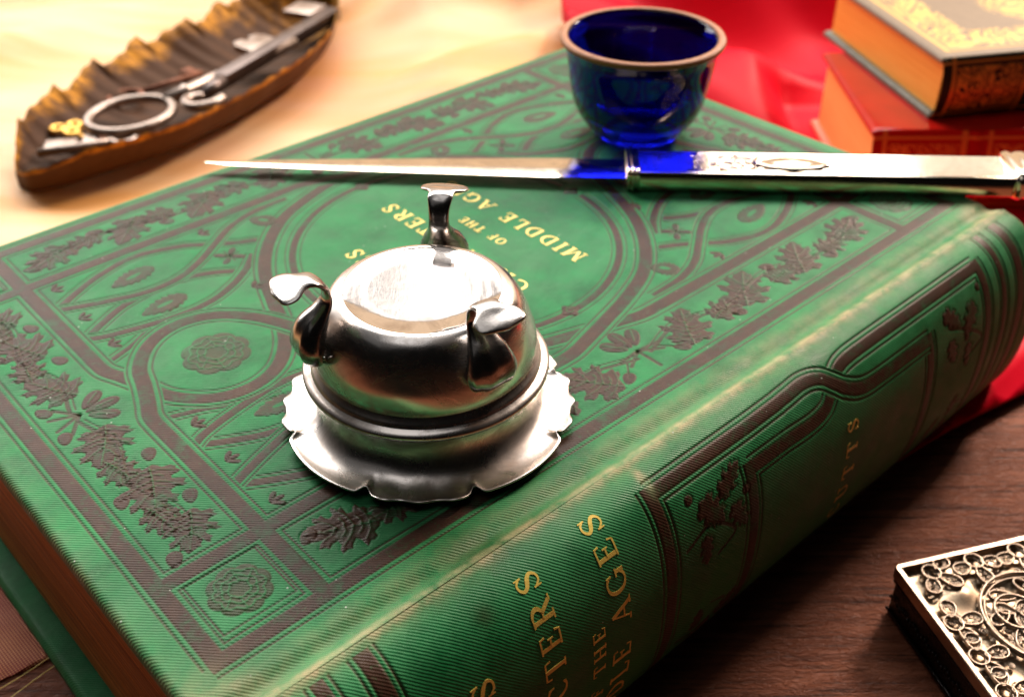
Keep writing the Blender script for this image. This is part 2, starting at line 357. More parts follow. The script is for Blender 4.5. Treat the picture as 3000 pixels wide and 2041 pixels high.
# ------------------------------------------------------------------ stamped relief (works on any u,v sheet)
class Relief:
    def __init__(s, x0, x1, y0, y1, step):
        s.xs = np.linspace(x0, x1, int(round((x1-x0)/step))+1); s.ys = np.linspace(y0, y1, int(round((y1-y0)/step))+1)
        s.px = step; s.X, s.Y = np.meshgrid(s.xs, s.ys, indexing='ij')
        s.ink = np.zeros_like(s.X, dtype=np.float32); s.h = np.zeros_like(s.X, dtype=np.float32)
    def box(s, P, m):
        i0, i1 = np.searchsorted(s.xs, [P[:, 0].min()-m, P[:, 0].max()+m]); j0, j1 = np.searchsorted(s.ys, [P[:, 1].min()-m, P[:, 1].max()+m])
        return slice(i0, i1), slice(j0, j1)
    def dist(s, P, m, closed=False, nocap=False):
        P = np.asarray(P, float); N0 = len(P)-2
        if closed: P = np.vstack([P, P[:1]])
        sl = s.box(P, m); D = np.full(s.X[sl].shape, 99.0, np.float32)
        if D.size == 0: return sl, D
        ox, oy = sl[0].start, sl[1].start
        for si, (a, b) in enumerate(zip(P[:-1], P[1:])):
            s2 = s.box(np.array([a, b]), m)
            if s2[0].stop <= s2[0].start or s2[1].stop <= s2[1].start: continue
            x = s.X[s2]-a[0]; y = s.Y[s2]-a[1]; d = b-a; L = max(d@d, 1e-9)
            t0 = (x*d[0]+y*d[1])/L; t = np.clip(t0, 0, 1)
            dd = np.hypot(x-t*d[0], y-t*d[1]).astype(np.float32)
            s3 = (slice(s2[0].start-ox, s2[0].stop-ox), slice(s2[1].start-oy, s2[1].stop-oy))
            D[s3] = np.minimum(D[s3], dd)
        if nocap:
            for e_, q_ in ((P[0], P[0]-P[1]), (P[-1], P[-1]-P[-2])):
                s2 = s.box(np.array([e_]), m+0.5)
                if s2[0].stop <= s2[0].start or s2[1].stop <= s2[1].start: continue
                s3 = (slice(max(s2[0].start-ox, 0), max(s2[0].stop-ox, 0)), slice(max(s2[1].start-oy, 0), max(s2[1].stop-oy, 0)))
                xx = s.X[sl][s3]-e_[0]; yy = s.Y[sl][s3]-e_[1]
                D[s3][(xx*q_[0]+yy*q_[1] > 1e-4) & (np.hypot(xx, yy) < m+0.4)] = 99
        return sl, D
    def aa(s, d): return np.clip(d/s.px+0.5, 0, 1)
    def union(s, PP, w, off=0.95, lw=0.42):
        m = w/2+off+lw+0.8; D = np.full(s.X.shape, 99.0, np.float32)
        for P in PP:
            sl, d = s.dist(P, m, False, True)
            if d.size: D[sl] = np.minimum(D[sl], d)
        s.stamp((slice(None), slice(None)), D, w, off, lw, True)
    def band(s, P, w, off=None, lw=0.42, clear=True, closed=False):
        off = off if off is not None else 0.95
        m = w/2+off+lw+0.8
        sl, D = s.dist(P, m, closed, not closed)
        if D.size == 0: return
        s.stamp(sl, D, w, off, lw, clear)
    def stamp(s, sl, D, w, off, lw, clear):
        I = s.ink[sl]; H = s.h[sl]
        if clear:
            z = s.aa(w/2+off+lw/2+0.35-D); I *= 1-z; H *= 1-z
        I[:] = np.maximum(I, s.aa(w/2-D))
        H -= 0.10*np.exp(-((D-w/2)/0.22)**2)
        I[:] = np.maximum(I, 0.85*s.aa(lw/2-np.abs(D-w/2-off)))
        H -= 0.16*np.exp(-((D-w/2-off)/0.25)**2)
    def line(s, P, w, ink=0.9, dep=0.14, closed=False):
        sl, D = s.dist(P, w/2+0.8, closed)
        if D.size == 0: return
        s.ink[sl] = np.maximum(s.ink[sl], ink*s.aa(w/2-D)); s.h[sl] -= dep*np.exp(-(D/max(w/2, 0.2))**2)
    def scratch(s, P, w=0.28, keep=0.45):
        sl, D = s.dist(P, w+0.8)
        if D.size == 0: return
        a = s.aa(w/2-D); s.ink[sl] *= 1-a*(1-keep); s.h[sl] += 0.13*np.exp(-(D/0.22)**2)
    def poly(s, P, ink=1.0, edge=0.12):
        P = np.asarray(P, float); sl, D = s.dist(P, 1.0, True)
        if D.size == 0: return
        x = s.X[sl]; y = s.Y[sl]; ins = np.zeros(x.shape, bool); Q = np.roll(P, -1, 0)
        for (ax, ay), (bx, by) in zip(P, Q):
            c = ((ay > y) != (by > y)) & (x < (bx-ax)*(y-ay)/((by-ay) if abs(by-ay) > 1e-9 else 1e-9)+ax); ins ^= c
        sd = np.where(ins, D, -D)
        s.ink[sl] = np.maximum(s.ink[sl], ink*s.aa(sd)); s.h[sl] += 0.07*s.aa(sd)-edge*np.exp(-(D/0.2)**2)
    def hole(s, P):
        P = np.asarray(P, float); sl, D = s.dist(P, 1.0, True)
        x = s.X[sl]; y = s.Y[sl]; ins = np.zeros(x.shape, bool); Q = np.roll(P, -1, 0)
        for (ax, ay), (bx, by) in zip(P, Q):
            c = ((ay > y) != (by > y)) & (x < (bx-ax)*(y-ay)/((by-ay) if abs(by-ay) > 1e-9 else 1e-9)+ax); ins ^= c
        s.ink[sl] *= 1-s.aa(np.where(ins, D, -D))

def frame2(c, a):
    ca, sa = math.cos(a), math.sin(a)
    return lambda t, n: (c[0]+t*ca-n*sa, c[1]+t*sa+n*ca)
LOBES = [(-.50, .03), (-.47, .10), (-.40, .13), (-.42, .27), (-.36, .36), (-.33, .33), (-.27, .44), (-.22, .36), (-.20, .26), (-.13, .24), (-.10, .35), (-.07, .45), (-.01, .42), (.06, .50), (.08, .40), (.05, .28), (.10, .20),
         (.16, .22), (.22, .33), (.27, .29), (.35, .30), (.33, .20), (.29, .13), (.36, .10), (.44, .12), (.42, .06), (.52, .0)]
def oak_leaf(c, ang, L, Wd, lobes=4, sharp=0.34):
    f = frame2(c, ang); r_ = random.Random(int(c[0]*7+c[1]*13))
    up = [f(L*(t+r_.uniform(-.012, .012)), Wd*(n*0.92+0.09*(1 if abs(t) < .45 else .3)+r_.uniform(-.02, .02))) for t, n in LOBES]
    dn = [f(L*(t*0.98+0.03+r_.uniform(-.012, .012)), -Wd*(n*0.9+0.08*(1 if abs(t) < .45 else .3)+r_.uniform(-.02, .02))) for t, n in LOBES]
    return up+dn[::-1]
def leaf_veins(R, c, ang, L, Wd, lobes=4):
    f = frame2(c, ang)
    R.scratch(catmull([f(-L*0.5, 0), f(-L*.1, Wd*.03), f(L*0.46, 0)], 5), 0.24, .6)
    for s_ in (1, -1):
        for (a_, b_), (c_, d_) in (((-.36, 0), (-.27, .36)), ((-.15, 0), (.04, .42)), ((.08, 0), (.31, .25)), ((-.02, 0), (.02, .2)), ((-.25, 0), (-.2, .2))):
            R.scratch(catmull([f(L*a_, 0), f(L*(a_*.5+c_*.5-.03), s_*Wd*d_*.5), f(L*c_, s_*Wd*d_)], 4), 0.2, .65)
def teardrop(c, ang, L, Wd):
    f = frame2(c, ang); return [f(-L/2+L*(1-math.cos(a))/2, Wd/2*math.sin(a)*(0.6+0.4*(1-math.cos(a))/2)*1.15) for a in np.linspace(0, 2*PI, 28, endpoint=False)]
def rosette(R, c, r, n=8):
    P = []
    for a in np.linspace(0, 2*PI, 96, endpoint=False):
        rr = r*(0.90+0.12*abs(math.cos(n/2*a))**0.7); P.append((c[0]+rr*math.cos(a), c[1]+rr*math.sin(a)))
    R.poly(P, 0.8)
    for q, nn in ((0.80, n), (0.56, n-2), (0.34, 5)):
        P = []
        for a in np.linspace(0, 2*PI, 72, endpoint=False):
            rr = r*q*(0.86+0.16*abs(math.cos(nn/2*a+q*5))); P.append((c[0]+rr*math.cos(a), c[1]+rr*math.sin(a)))
        R.scratch(np.vstack([P, P[:1]]), 0.3, 0.35)
    for k in range(n):
        a = 2*PI*k/n+0.3; R.scratch([(c[0]+r*.34*math.cos(a), c[1]+r*.34*math.sin(a)), (c[0]+r*.78*math.cos(a+.25), c[1]+r*.78*math.sin(a+.25))], 0.22, 0.4)
def spandrel_leaf(R, c, ang, L, Wd):
    f = frame2(c, ang); up = []; dn = []; N = 56
    for i in range(N+1):
        t = i/N; env = math.sin(PI*t**0.8)**0.65 if 0 < t < 1 else 0.0
        ph = (t*7) % 1; w = Wd/2*env*(0.78+0.30*ph)
        up.append(f(L/2-L*t, w)); dn.append(f(L/2-L*t, -w))
    R.poly(up+dn[::-1], 0.9)
    R.hole([f(0.18*L*math.cos(a)+0.02*L, 0.09*Wd*math.sin(a)) for a in np.linspace(0, 2*PI, 20, endpoint=False)])

# ------------------------------------------------------------------ green book (pattern centre at its origin, z = 0 on the cover's top face)
T = 56.0
BK = thing('green_book', 'large green cloth book with brown stamped gothic pattern lying flat under the silver dish', 'book', (-13.3, 224.4, T), rad(42.35))
PARTS = {}
def build_cover():
    R = Relief(-112.7, 112.3, -80.6, 73.5, 0.2)
    mir = [(sx, sy) for sx in (1, -1) for sy in (1, -1)]
    # outer rectangles of the printed frame
    def rect(hx, hy, y_off=0): return [(-hx, -hy+y_off), (hx, -hy+y_off), (hx, hy+y_off), (-hx, hy+y_off)]
    def seg(P, k=1): return np.array(P, float)
    # thin vesica strands, then the wide interlaced strands
    S5 = [(-84.2, 11.8), (-76.4, 14.6), (-70.0, 17.9), (-62, 19.6)]
    S4 = [(-83.6, 23.2), (-80, 21.3), (-73.5, 19.5), (-64.3, 17.8), (-56.2, 18.0), (-49.3, 20.5), (-43.3, 24.4), (-38.6, 29.0)]
    S3 = [(-83.6, 22.6), (-77.7, 26.2), (-71, 29.4), (-62.8, 30.7), (-56.1, 30.4), (-50.1, 28.2), (-45.6, 25.0), (-42.0, 21.0)]
    S2 = [(-84.0, 37.6), (-74.2, 33.7), (-65.2, 31.0), (-57, 31.3), (-49.6, 34.6), (-42.5, 39.5), (-36.3, 43.6), (-28.5, 46.2), (-18, 47)]
    S1 = [(-84.0, 36.8), (-77, 41.1), (-69.5, 44.6), (-59.9, 46.6), (-50.2, 43.8), (-44.6, 40.2), (-39.8, 36.7), (-34.0, 33.5)]
    for sx, sy in mir:
        k = np.array([-sx, sy])          # coordinates above are for the negative-x half
        for S, w in ((S5, 1.4), (S3, 1.9), (S1, 1.9), (S4, 1.9), (S2, 1.9)): R.band(catmull(S, 7)*k*np.array([-1, 1])*np.array([1, 1]), w, 0.75, 0.36)
    main = [(-85.3, 17.5), (-85.3, 13), (-85.0, 9.5), (-83.4, 5.5), (-81.4, 0.0), (-79.4, -6.0), (-75.0, -11.5), (-69.5, -14.4), (-63.5, -14.6), (-57.6, -12.0), (-52.6, -6.5), (-49.2, 0.0),
            (-46.2, 8.0), (-43.2, 15.5), (-39.2, 23.0), (-33.0, 31.0), (-24.0, 38.6), (-13.0, 43.4), (-3.0, 46.4), (4.0, 48.4), (10.5, 50.1), (16, 50.3), (20, 50.3)]
    r4 = rect(104.8, 68.9, -0.5); U = [[r4[q], r4[(q+1) % 4]] for q in range(4)]
    for q, c_ in enumerate(r4): U.append([(c_[0]-(1.55 if c_[0] > 0 else -1.55), c_[1]), (c_[0]+(1.55 if c_[0] > 0 else -1.55), c_[1])])
    for sg in (1, -1):
        for e_ in (1, -1):
            U.append([(sg*85.3, e_*13), (sg*85.3, e_*68.9-0.5)]); U.append([(e_*15.5, sg*50.3), (e_*104.8, sg*50.3)])
    R.union(U, 3.1, 0.95)
    for sx, sy in mir: R.band(catmull(main, 7)*np.array([sx, sy]), 3.1, 0.95)
    # straight frame bands that pass between panels and corner squares
    # title circle
    a = np.linspace(0, 2*PI, 200)
    R.band(np.stack([39.0*np.cos(a), 39.0*np.sin(a)], 1), 1.7, 0.9, 0.3, clear=False)
    for q in range(4):
        c = (38.6*math.cos(q*PI/2), 38.6*math.sin(q*PI/2))
        R.poly([(c[0]+2.0*math.cos(b)*(1+.2*math.cos(4*b)), c[1]+2.0*math.sin(b)*(1+.2*math.cos(4*b))) for b in np.linspace(0, 2*PI, 24, endpoint=False)])
        R.scratch([(c[0]+0.8*math.cos(b), c[1]+0.8*math.sin(b)) for b in np.linspace(0, 5.5, 14)], 0.2)
    for sx in (1, -1):
        rosette(R, (sx*65.2, 0), 7.2, 8)
        for sy in (1, -1):
            rosette(R, (sx*95.0, sy*59.2), 5.4, 8)
            R.line(rect_at(sx*95.0, sy*59.2, 6.6, 6.4), 0.4, closed=True)
            spandrel_leaf(R, (sx*-64.5*-1, sy*38.7), rad(10)*(-sx*sy)+(PI if sx > 0 else 0), 11.5, 6.2)
            spandrel_leaf(R, (sx*64.5, sy*23.6), rad(6)*(-sx*sy)+(PI if sx > 0 else 0), 11.5, 6.2)
            spandrel_leaf(R, (sx*28.5, sy*41.0), rad(55)*(sx*sy), 7.5, 6.0)
            # four-petal flower, sprigs in the small triangles
            for q in range(4): R.poly(teardrop((sx*43.3+2.1*math.cos(q*PI/2+.78), sy*31.9+2.1*math.sin(q*PI/2+.78)), q*PI/2+.78, 3.4, 1.9))
            for q in range(4): R.line([(sx*43.3, sy*31.9), (sx*43.3+2.6*math.cos(q*PI/2), sy*31.9+2.6*math.sin(q*PI/2))], 0.4)
            for (px, py) in ((80.6, 17.6), (81.0, 30.8), (80.8, 45.6), (43.8, 45.6), (46.5, 16.6)):
                for da in (-0.75, 0.0, 0.75):
                    an = (PI if sx > 0 else 0)+da; R.poly(teardrop((sx*px+1.5*math.cos(an), sy*py+1.5*math.sin(an)), an, 2.9, 1.3))
            # panels with oak leaves
            R.line(rect_at(sx*95.0, sy*24.4, 6.5, 23.6, half=sy), 0.4) if False else None
            for (px, dy, an, L, Wd) in ((14.5, 0.4, 0.95, 13.5, 11.5), (26.0, 1.5, 0.2, 10.0, 8.0), (35.5, -0.5, 0.75, 14.5, 11.5), (47.0, 1.6, 0.1, 9.5, 8.0), (55.5, -0.3, 0.85, 13.5, 11.0), (66.0, 1.6, 0.0, 9.0, 7.5), (75.0, -0.2, 0.45, 13.0, 10.5)):
                c = (sx*px, sy*(59.4+dy)); A = an if sx > 0 else PI-an
                A = -A if sy > 0 else A
                A = A+0 
                R.poly(oak_leaf(c, A, L, Wd)); leaf_veins(R, c, A, L, Wd)
            for (px, py) in ((27.3, 63.6), (46.6, 56.4), (62.0, 63.4), (80.5, 57.0), (8.2, 63.8)):
                R.poly(teardrop((sx*px, sy*py), 0.6*sx*sy, 4.0, 3.0)); R.line([(sx*px, sy*py), (sx*(px-3.5), sy*60)], 0.5)
            st = catmull([(sx*2, sy*60.5), (sx*14, sy*57.5), (sx*28, sy*61), (sx*44, sy*58), (sx*60, sy*61), (sx*78, sy*59)], 8)
            R.line(st, 0.9); R.line(st+np.array([0, 1.3]), 0.35)
            for (py, dx, an, L, Wd) in ((11.5, 0.3, 1.0, 12.5, 11.0), (20.5, 1.4, -0.4, 9.0, 7.5), (28.5, -0.8, 0.75, 13.5, 11.5), (36.5, 1.6, -0.3, 8.5, 7.0), (42.0, -0.9, 1.0, 10.5, 9.5)):
                c = (sx*(95.2+dx), sy*py); A = PI/2-an*0.5 if sy > 0 else -PI/2+an*0.5
                if sx < 0: A = PI-A
                R.poly(oak_leaf(c, A, L, Wd)); leaf_veins(R, c, A, L, Wd)
            for (px, py) in ((90.4, 19.5), (90.2, 34.5), (99.6, 46.4), (100.0, 5.0), (99.9, 28)): R.poly(teardrop((sx*px, sy*py), 1.2*sx*sy, 4.0, 3.0))
            st = catmull([(sx*96, sy*2), (sx*94, sy*12), (sx*97, sy*24), (sx*94, sy*36), (sx*96, sy*46)], 8)
            R.line(st, 0.9); R.line(st+np.array([1.2, 0]), 0.35)
    for sy in (1, -1):      # bud clusters in the middle of each border panel
        for an, L in ((-0.62, 6.2), (0.0, 6.8), (0.62, 6.2)):
            A = PI*1.5+an if sy > 0 else PI*0.5+an
            R.poly(teardrop((5.0*math.cos(A), sy*58.6+5.0*math.sin(A)), A, L, 3.6)); R.scratch([(3.5*math.cos(A), sy*58.6+3.5*math.sin(A)), (7.4*math.cos(A), sy*58.6+7.4*math.sin(A))], .25)
        for A in (0.6, 2.54, 0.1, 3.04): R.line([(0, sy*58.6), (6*math.cos(A), sy*(58.6+abs(5*math.sin(A))))], 0.9)
        R.line([(0, sy*58.6), (0, sy*65)], 0.9)
    for sx in (1, -1):
        for an, L in ((-0.66, 6.2), (0.0, 7.0), (0.66, 6.2)):
            A = PI+an if sx > 0 else an
            c0 = (sx*95.0+4.8*math.cos(A), 4.8*math.sin(A)); R.poly(teardrop(c0, A, L, 3.4)); R.scratch([(sx*95.0+3.5*math.cos(A), 3.5*math.sin(A)), (sx*95.0+7*math.cos(A), 7*math.sin(A))], .25)
        for A in (0.9, -0.9, 0.35, -0.35): R.line([(sx*95, 0), (sx*(95+5.5*math.cos(A)), 6*math.sin(A))], 0.9)
    X, Y = R.X, R.Y
    # board shape: rolled edges, joint groove and ridge along the spine
    e = np.minimum.reduce([X+112.7, 112.3-X, 73.5-Y])
    z = R.h.copy()
    z -= 1.3*(1-np.sqrt(np.clip(1-(1-np.clip(e/1.6, 0, 1))**2, 0, 1)))
    z += -0.9*np.exp(-((Y+77.3)/1.7)**2)+0.35*np.exp(-((Y+80.6)/1.1)**2)
    z += 0.25*np.sin(X*0.031+0.6)*np.sin(Y*0.04+1)
    wear = 0.95*np.exp(-((Y+80.0)/1.0)**2)+0.34*np.exp(-((Y+76.0)/2.6)**2)+0.38*np.exp(-(e/0.9)**2)+0.10*np.exp(-(e/4.5)**2)
    corner = np.exp(-((X+110)**2+(Y+78)**2)/60)+np.exp(-((X-110)**2+(Y+78)**2)/60)
    wear = np.clip(wear+0.6*corner, 0, 1)
    rib = (X+Y)/math.sqrt(2)
    PARTS['cover'] = grid_mesh('front_cover', X, Y, z, M_CLOTH, BK, {'ink': R.ink, 'rib': rib, 'wear': wear}, skirt=-3.0)
def rect_at(cx_, cy_, hx, hy, half=0): return np.array([(cx_-hx, cy_-hy), (cx_+hx, cy_-hy), (cx_+hx, cy_+hy), (cx_-hx, cy_+hy)], float)
build_cover()

# spine: superelliptic roll from the joint ridge down to the table
SB = 15.0
_t = np.linspace(0, 1, 600); _a = PI*_t
_sy = -80.6-SB*np.abs(np.sin(_a))**0.9; _sz = -T/2+0.15+(T/2-0.15)*np.sign(np.cos(_a))*np.abs(np.cos(_a))**0.9
_L = np.concatenate([[0], np.cumsum(np.hypot(np.diff(_sy), np.diff(_sz)))]); SL = _L[-1]
def spine_pt(s_):
    y = np.interp(s_, _L, _sy); z = np.interp(s_, _L, _sz); d = 0.05
    ty = np.interp(s_+d, _L, _sy)-np.interp(s_-d, _L, _sy); tz = np.interp(s_+d, _L, _sz)-np.interp(s_-d, _L, _sz)
    n = np.hypot(ty, tz)+1e-9
    return y, z, tz/n, -ty/n         # outward normal (y,z)
def build_spine():
    R = Relief(-112.5, 112.1, 0.0, SL, 0.2)
    H = SL/2
    outer = [(-28.5, 7.4), (0, 7.4), (13, 7.0), (18.8, 6.8), (23.2, 8.0), (26.3, 10.6), (29.6, 13.2), (34.3, 15.3), (41, 15.9), (61.0, 15.9), (61.0, H)]
    inner = [(-4.0, H), (-4.0, 14.9), (8, 14.9), (16.5, 15.2), (21.5, 14.4), (24.6, 12.0), (27.6, 9.3), (32, 7.9), (40, 7.6), (60, 7.6), (87.0, 7.6), (87.0, H)]
    left = [(-28.5, 7.4), (-28.5, H)]
    for top in (0, 1):
        def m(P): P = np.array(P, float); return np.stack([P[:, 0], 2*H-P[:, 1]], 1) if top else P
        R.union([m(P) for P in (outer[:2]+[(14, 7.1)], [(-28.5, 5.9), (-28.5, H+.2)], outer[8:10], [(61.0, 14.4), (61.0, H+.2)], [(-4.0, 13.4), (-4.0, H+.2)], inner[1:3], inner[8:11], [(87.0, 6.1), (87.0, H+.2)])], 2.9, 0.95, 0.5)
        R.band(m(catmull(inner[2:10], 8)), 2.9, 0.95, 0.5)
        R.band(m(catmull([(10, 7.15)]+outer[2:10], 8)), 2.9, 0.95, 0.5)
        for x_, w_ in ((95.0, 2.4), (103.0, 3.4), (-104, 3.4), (-96, 2.4), (-88, 3.0)): R.band(m([(x_, 1.5), (x_, H+.2)]), w_, 0.9, 0.5)
        for (x, y, A, L, Wd) in ((-10, 14.0, -0.5, 8.5, 5.0), (-16, 17.5, 0.9, 9.0, 6.5), (-18.5, 25, 1.6, 7, 4), (-8.5, 22.5, 1.0, 8, 5), (71, 15, 0.7, 8, 5), (78.5, 18, 2.1, 9, 6), (78, 27, 1.5, 7, 4), (70.5, 23, 1.2, 7, 4.5)):
            P = m(np.array(oak_leaf((x, y), A, L, Wd, 3, 0.2))); R.poly(P)
        for c in ((-21, 12.5), (-6, 18), (84, 12), (77, 22)):
            P = m(np.array([(c[0]+1.1*math.cos(b), c[1]+1.1*math.sin(b)) for b in np.linspace(0, 2*PI, 16, endpoint=False)])); R.poly(P)
        R.line(m(catmull([(-24, 22), (-17, 20), (-10, 25), (-15, 28)], 8)), 0.8)
        R.line(m(catmull([(70, 17), (77, 20), (84, 25), (77, 28)], 8)), 0.8)
    y, z, ny, nz = spine_pt(R.ys)
    h = R.h*1.3+0.38*np.exp(-(R.Y/1.1)**2)
    # a chipped nick of bare board near the left box
    nick = np.exp(-(((R.X+27.5)/1.0)**2+((R.Y-4.6)/2.6)**2))
    X = R.X; Yy = y[None, :]+ny[None, :]*h; Zz = z[None, :]+nz[None, :]*h
    wear = np.clip(0.85*np.exp(-(R.Y/1.0)**2)+0.30*np.exp(-(R.Y/2.6)**2)+nick*1.2+0.5*np.exp(-((112.5-np.abs(X))/1.2)**2), 0, 1)
    stain = np.exp(-(((R.X+68)/2.0)**2+((R.Y-8)/1.8)**2))
    ink = np.clip(R.ink*(1-nick)+0.5*stain, 0, 1)
    rib = (R.X-80.6-R.Y)/math.sqrt(2)
    PARTS['spine'] = grid_mesh('spine', X[:, ::-1], Yy[:, ::-1], Zz[:, ::-1], M_CLOTH, BK, {'ink': ink[:, ::-1], 'rib': rib[:, ::-1], 'wear': wear[:, ::-1]})
build_spine()

# page block with its head face showing, and the lower board
def slab(name, x0, x1, y0, y1, z0, z1, mat, parent, bev=0.8, attrs_fn=None):
    n = 60; b = B()
    b.box(x0, x1, y0, y1, z0, z1, bev); o = b.build(name, mat, parent, angle=50); return o
def build_pages():
    xs = -109.6; ny, nz_ = 40, 26
    yy = np.linspace(-79.5, 70.5, 60); zz = np.linspace(-T+3.2, -3.1, 40)
    Yg, Zg = np.meshgrid(yy, zz, indexing='ij'); u = (Zg+T/2)/(T/2-3.2)
    Xg = xs+0.9*(1-u**2)+0.25*np.sin(Zg*2.1)*0.4+0.12*rng.standard_normal(40)[None, :]
    Xg -= 0.8*np.exp(-((Zg+T-5.0)/1.2)**2)
    b = B(); n, m = Yg.shape
    vs = [(Xg[i, j], Yg[i, j], Zg[i, j]) for i in range(n) for j in range(m)]; fs = [(i*m+j, (i+1)*m+j, (i+1)*m+j+1, i*m+j+1) for i in range(n-1) for j in range(m-1)]
    b.add(vs, fs)
    # tail, fore and spine faces
    b.box(-107.6, 109.0, -79.5, 70.5, -T+3.2, -3.1)
    return b.build('page_block', M_PAGES, BK, angle=40)
build_pages()
def build_back():
    xs = np.linspace(-115.6, 109.4, 300); ys = np.linspace(-80.6, 74.5, 200)
    X, Y = np.meshgrid(xs, ys, indexing='ij')
    e = np.minimum.reduce([X-xs[0], xs[-1]-X, ys[-1]-Y]); z = -T+3.1-1.3*(1-np.sqrt(np.clip(1-(1-np.clip(e/1.6, 0, 1))**2, 0, 1)))
    grid_mesh('back_cover', X, Y, z, M_CLOTH, BK, {'ink': X*0, 'rib': (X+Y)/math.sqrt(2), 'wear': 0.15*np.exp(-(e/1.0)**2)}, skirt=-T+0.1)
build_back()

# ------------------------------------------------------------------ gold lettering (serif glyph strokes)
def arc(cx_, cy_, rx, ry, a0, a1, w0, w1, n=16):
    """thick on the sides, thin top and bottom"""
    out = []
    for i in range(n+1):
        a = rad(a0+(a1-a0)*i/n); q = abs(math.cos(a)); out.append((cx_+rx*math.cos(a), cy_+ry*math.sin(a), w0+(w1-w0)*q**1.3))
    return out
TK, TN, SF = 0.17, 0.075, 0.07
def ln(x0, y0, x1, y1, w, w2=None, n=4): return [(x0+(x1-x0)*i/n, y0+(y1-y0)*i/n, w+((w2 or w)-w)*i/n) for i in range(n+1)]
def serif(x, y, h=0.17): return ln(x-h, y, x+h, y, SF)
G = {
 'I': (0.42, [ln(.21, 0, .21, 1, TK), serif(.21, .03), serif(.21, .97)]),
 'M': (1.05, [ln(.14, 0, .14, 1, TN), ln(.16, 1, .52, .08, TK), ln(.52, .08, .88, 1, TN), ln(.90, 0, .90, 1, TK), serif(.14, .03, .14), serif(.90, .03), serif(.08, .97, .1), serif(.96, .97, .1)]),
 'D': (0.86, [ln(.18, 0, .18, 1, TK), arc(.30, .5, .47, .46, -90, 90, TN, TK), ln(.10, .965, .32, .965, TN), ln(.10, .035, .32, .035, TN)]),
 'L': (0.70, [ln(.18, 0, .18, 1, TK), serif(.18, .97), ln(.06, .035, .62, .035, TN), ln(.62, .0, .66, .26, .05, .09)]),
 'E': (0.72, [ln(.18, 0, .18, 1, TK), ln(.06, .965, .60, .965, TN), ln(.06, .035, .62, .035, TN), ln(.2, .51, .46, .51, TN), ln(.60, .99, .62, .76, .05, .08), ln(.62, .01, .67, .26, .05, .08), ln(.47, .38, .47, .64, .06)]),
 'A': (0.90, [ln(.14, 0, .44, 1, TN), ln(.44, 1, .78, 0, TK), ln(.26, .36, .62, .36, TN), serif(.12, .03, .12), serif(.78, .03, .15)]),
 'G': (0.90, [arc(.46, .5, .37, .46, 50, 340, TN, TK, 26), ln(.78, .06, .78, .42, .14), serif(.76, .44, .15), ln(.72, .95, .74, .70, .05, .08)]),
 'S': (0.66, [[(x, y, w) for (x, y), w in zip(catmull([(.52, .78), (.42, .93), (.26, .94), (.13, .78), (.20, .60), (.42, .44), (.51, .26), (.40, .07), (.22, .06), (.09, .24)], 4), np.concatenate([np.linspace(TN, TN*1.2, 9), np.linspace(TN*1.3, TK, 10), np.linspace(TK, TN*1.3, 9), np.linspace(TN*1.2, TN, 9)]))], ln(.53, .98, .53, .68, .05, .07), ln(.08, .02, .08, .34, .05, .07)]),
 'O': (0.92, [arc(.46, .5, .37, .46, 0, 180, TN, TK, 18), arc(.46, .5, .37, .46, 180, 360, TN, TK, 18)]),
 'F': (0.68, [ln(.18, 0, .18, 1, TK), ln(.06, .965, .60, .965, TN), ln(.2, .50, .46, .50, TN), ln(.60, .99, .62, .74, .05, .08), ln(.47, .38, .47, .62, .06), serif(.18, .03)]),
 'T': (0.80, [ln(.40, 0, .40, 1, TK), ln(.05, .965, .75, .965, TN), ln(.06, .99, .03, .72, .05, .08), ln(.74, .99, .77, .72, .05, .08), serif(.40, .03)]),
 'H': (0.92, [ln(.18, 0, .18, 1, TK), ln(.74, 0, .74, 1, TK), ln(.2, .5, .72, .5, TN), serif(.18, .03), serif(.18, .97), serif(.74, .03), serif(.74, .97)]),
 'R': (0.84, [ln(.18, 0, .18, 1, TK), arc(.34, .73, .27, .235, -90, 90, TN, TK), ln(.06, .965, .36, .965, TN), ln(.2, .495, .36, .495, TN), ln(.40, .50, .68, .06, TK*.9), ln(.64, .035, .82, .035, SF), serif(.18, .03)]),
 'C': (0.84, [arc(.46, .5, .37, .46, 48, 312, TN, TK, 26), ln(.70, .95, .72, .68, .05, .08), ln(.70, .06, .72, .22, .06, .05)]),
 'N': (0.94, [ln(.15, 0, .15, 1, TN), ln(.15, 1, .76, 0, TK), ln(.76, 0, .76, 1, TN), serif(.15, .03, .13), serif(.10, .97, .1), serif(.76, .97, .13)]),
 'U': (0.90, [ln(.18, .3, .18, 1, TK), arc(.45, .32, .27, .28, 180, 360, TN, TK*.9), ln(.72, .3, .72, 1, TN), serif(.18, .97), serif(.72, .97)]),
 '&': (0.95, [arc(.36, .76, .18, .19, 0, 360, TN, TK*.8, 18), arc(.36, .28, .28, .25, 90, 330, TN, TK, 18), ln(.24, .66, .80, .04, TK*.8), ln(.62, .16, .86, .52, TN), serif(.84, .53, .12)]),
 ' ': (0.5, [])}
def text_width(t, sp): return sum(G[c][0]+sp for c in t)-sp
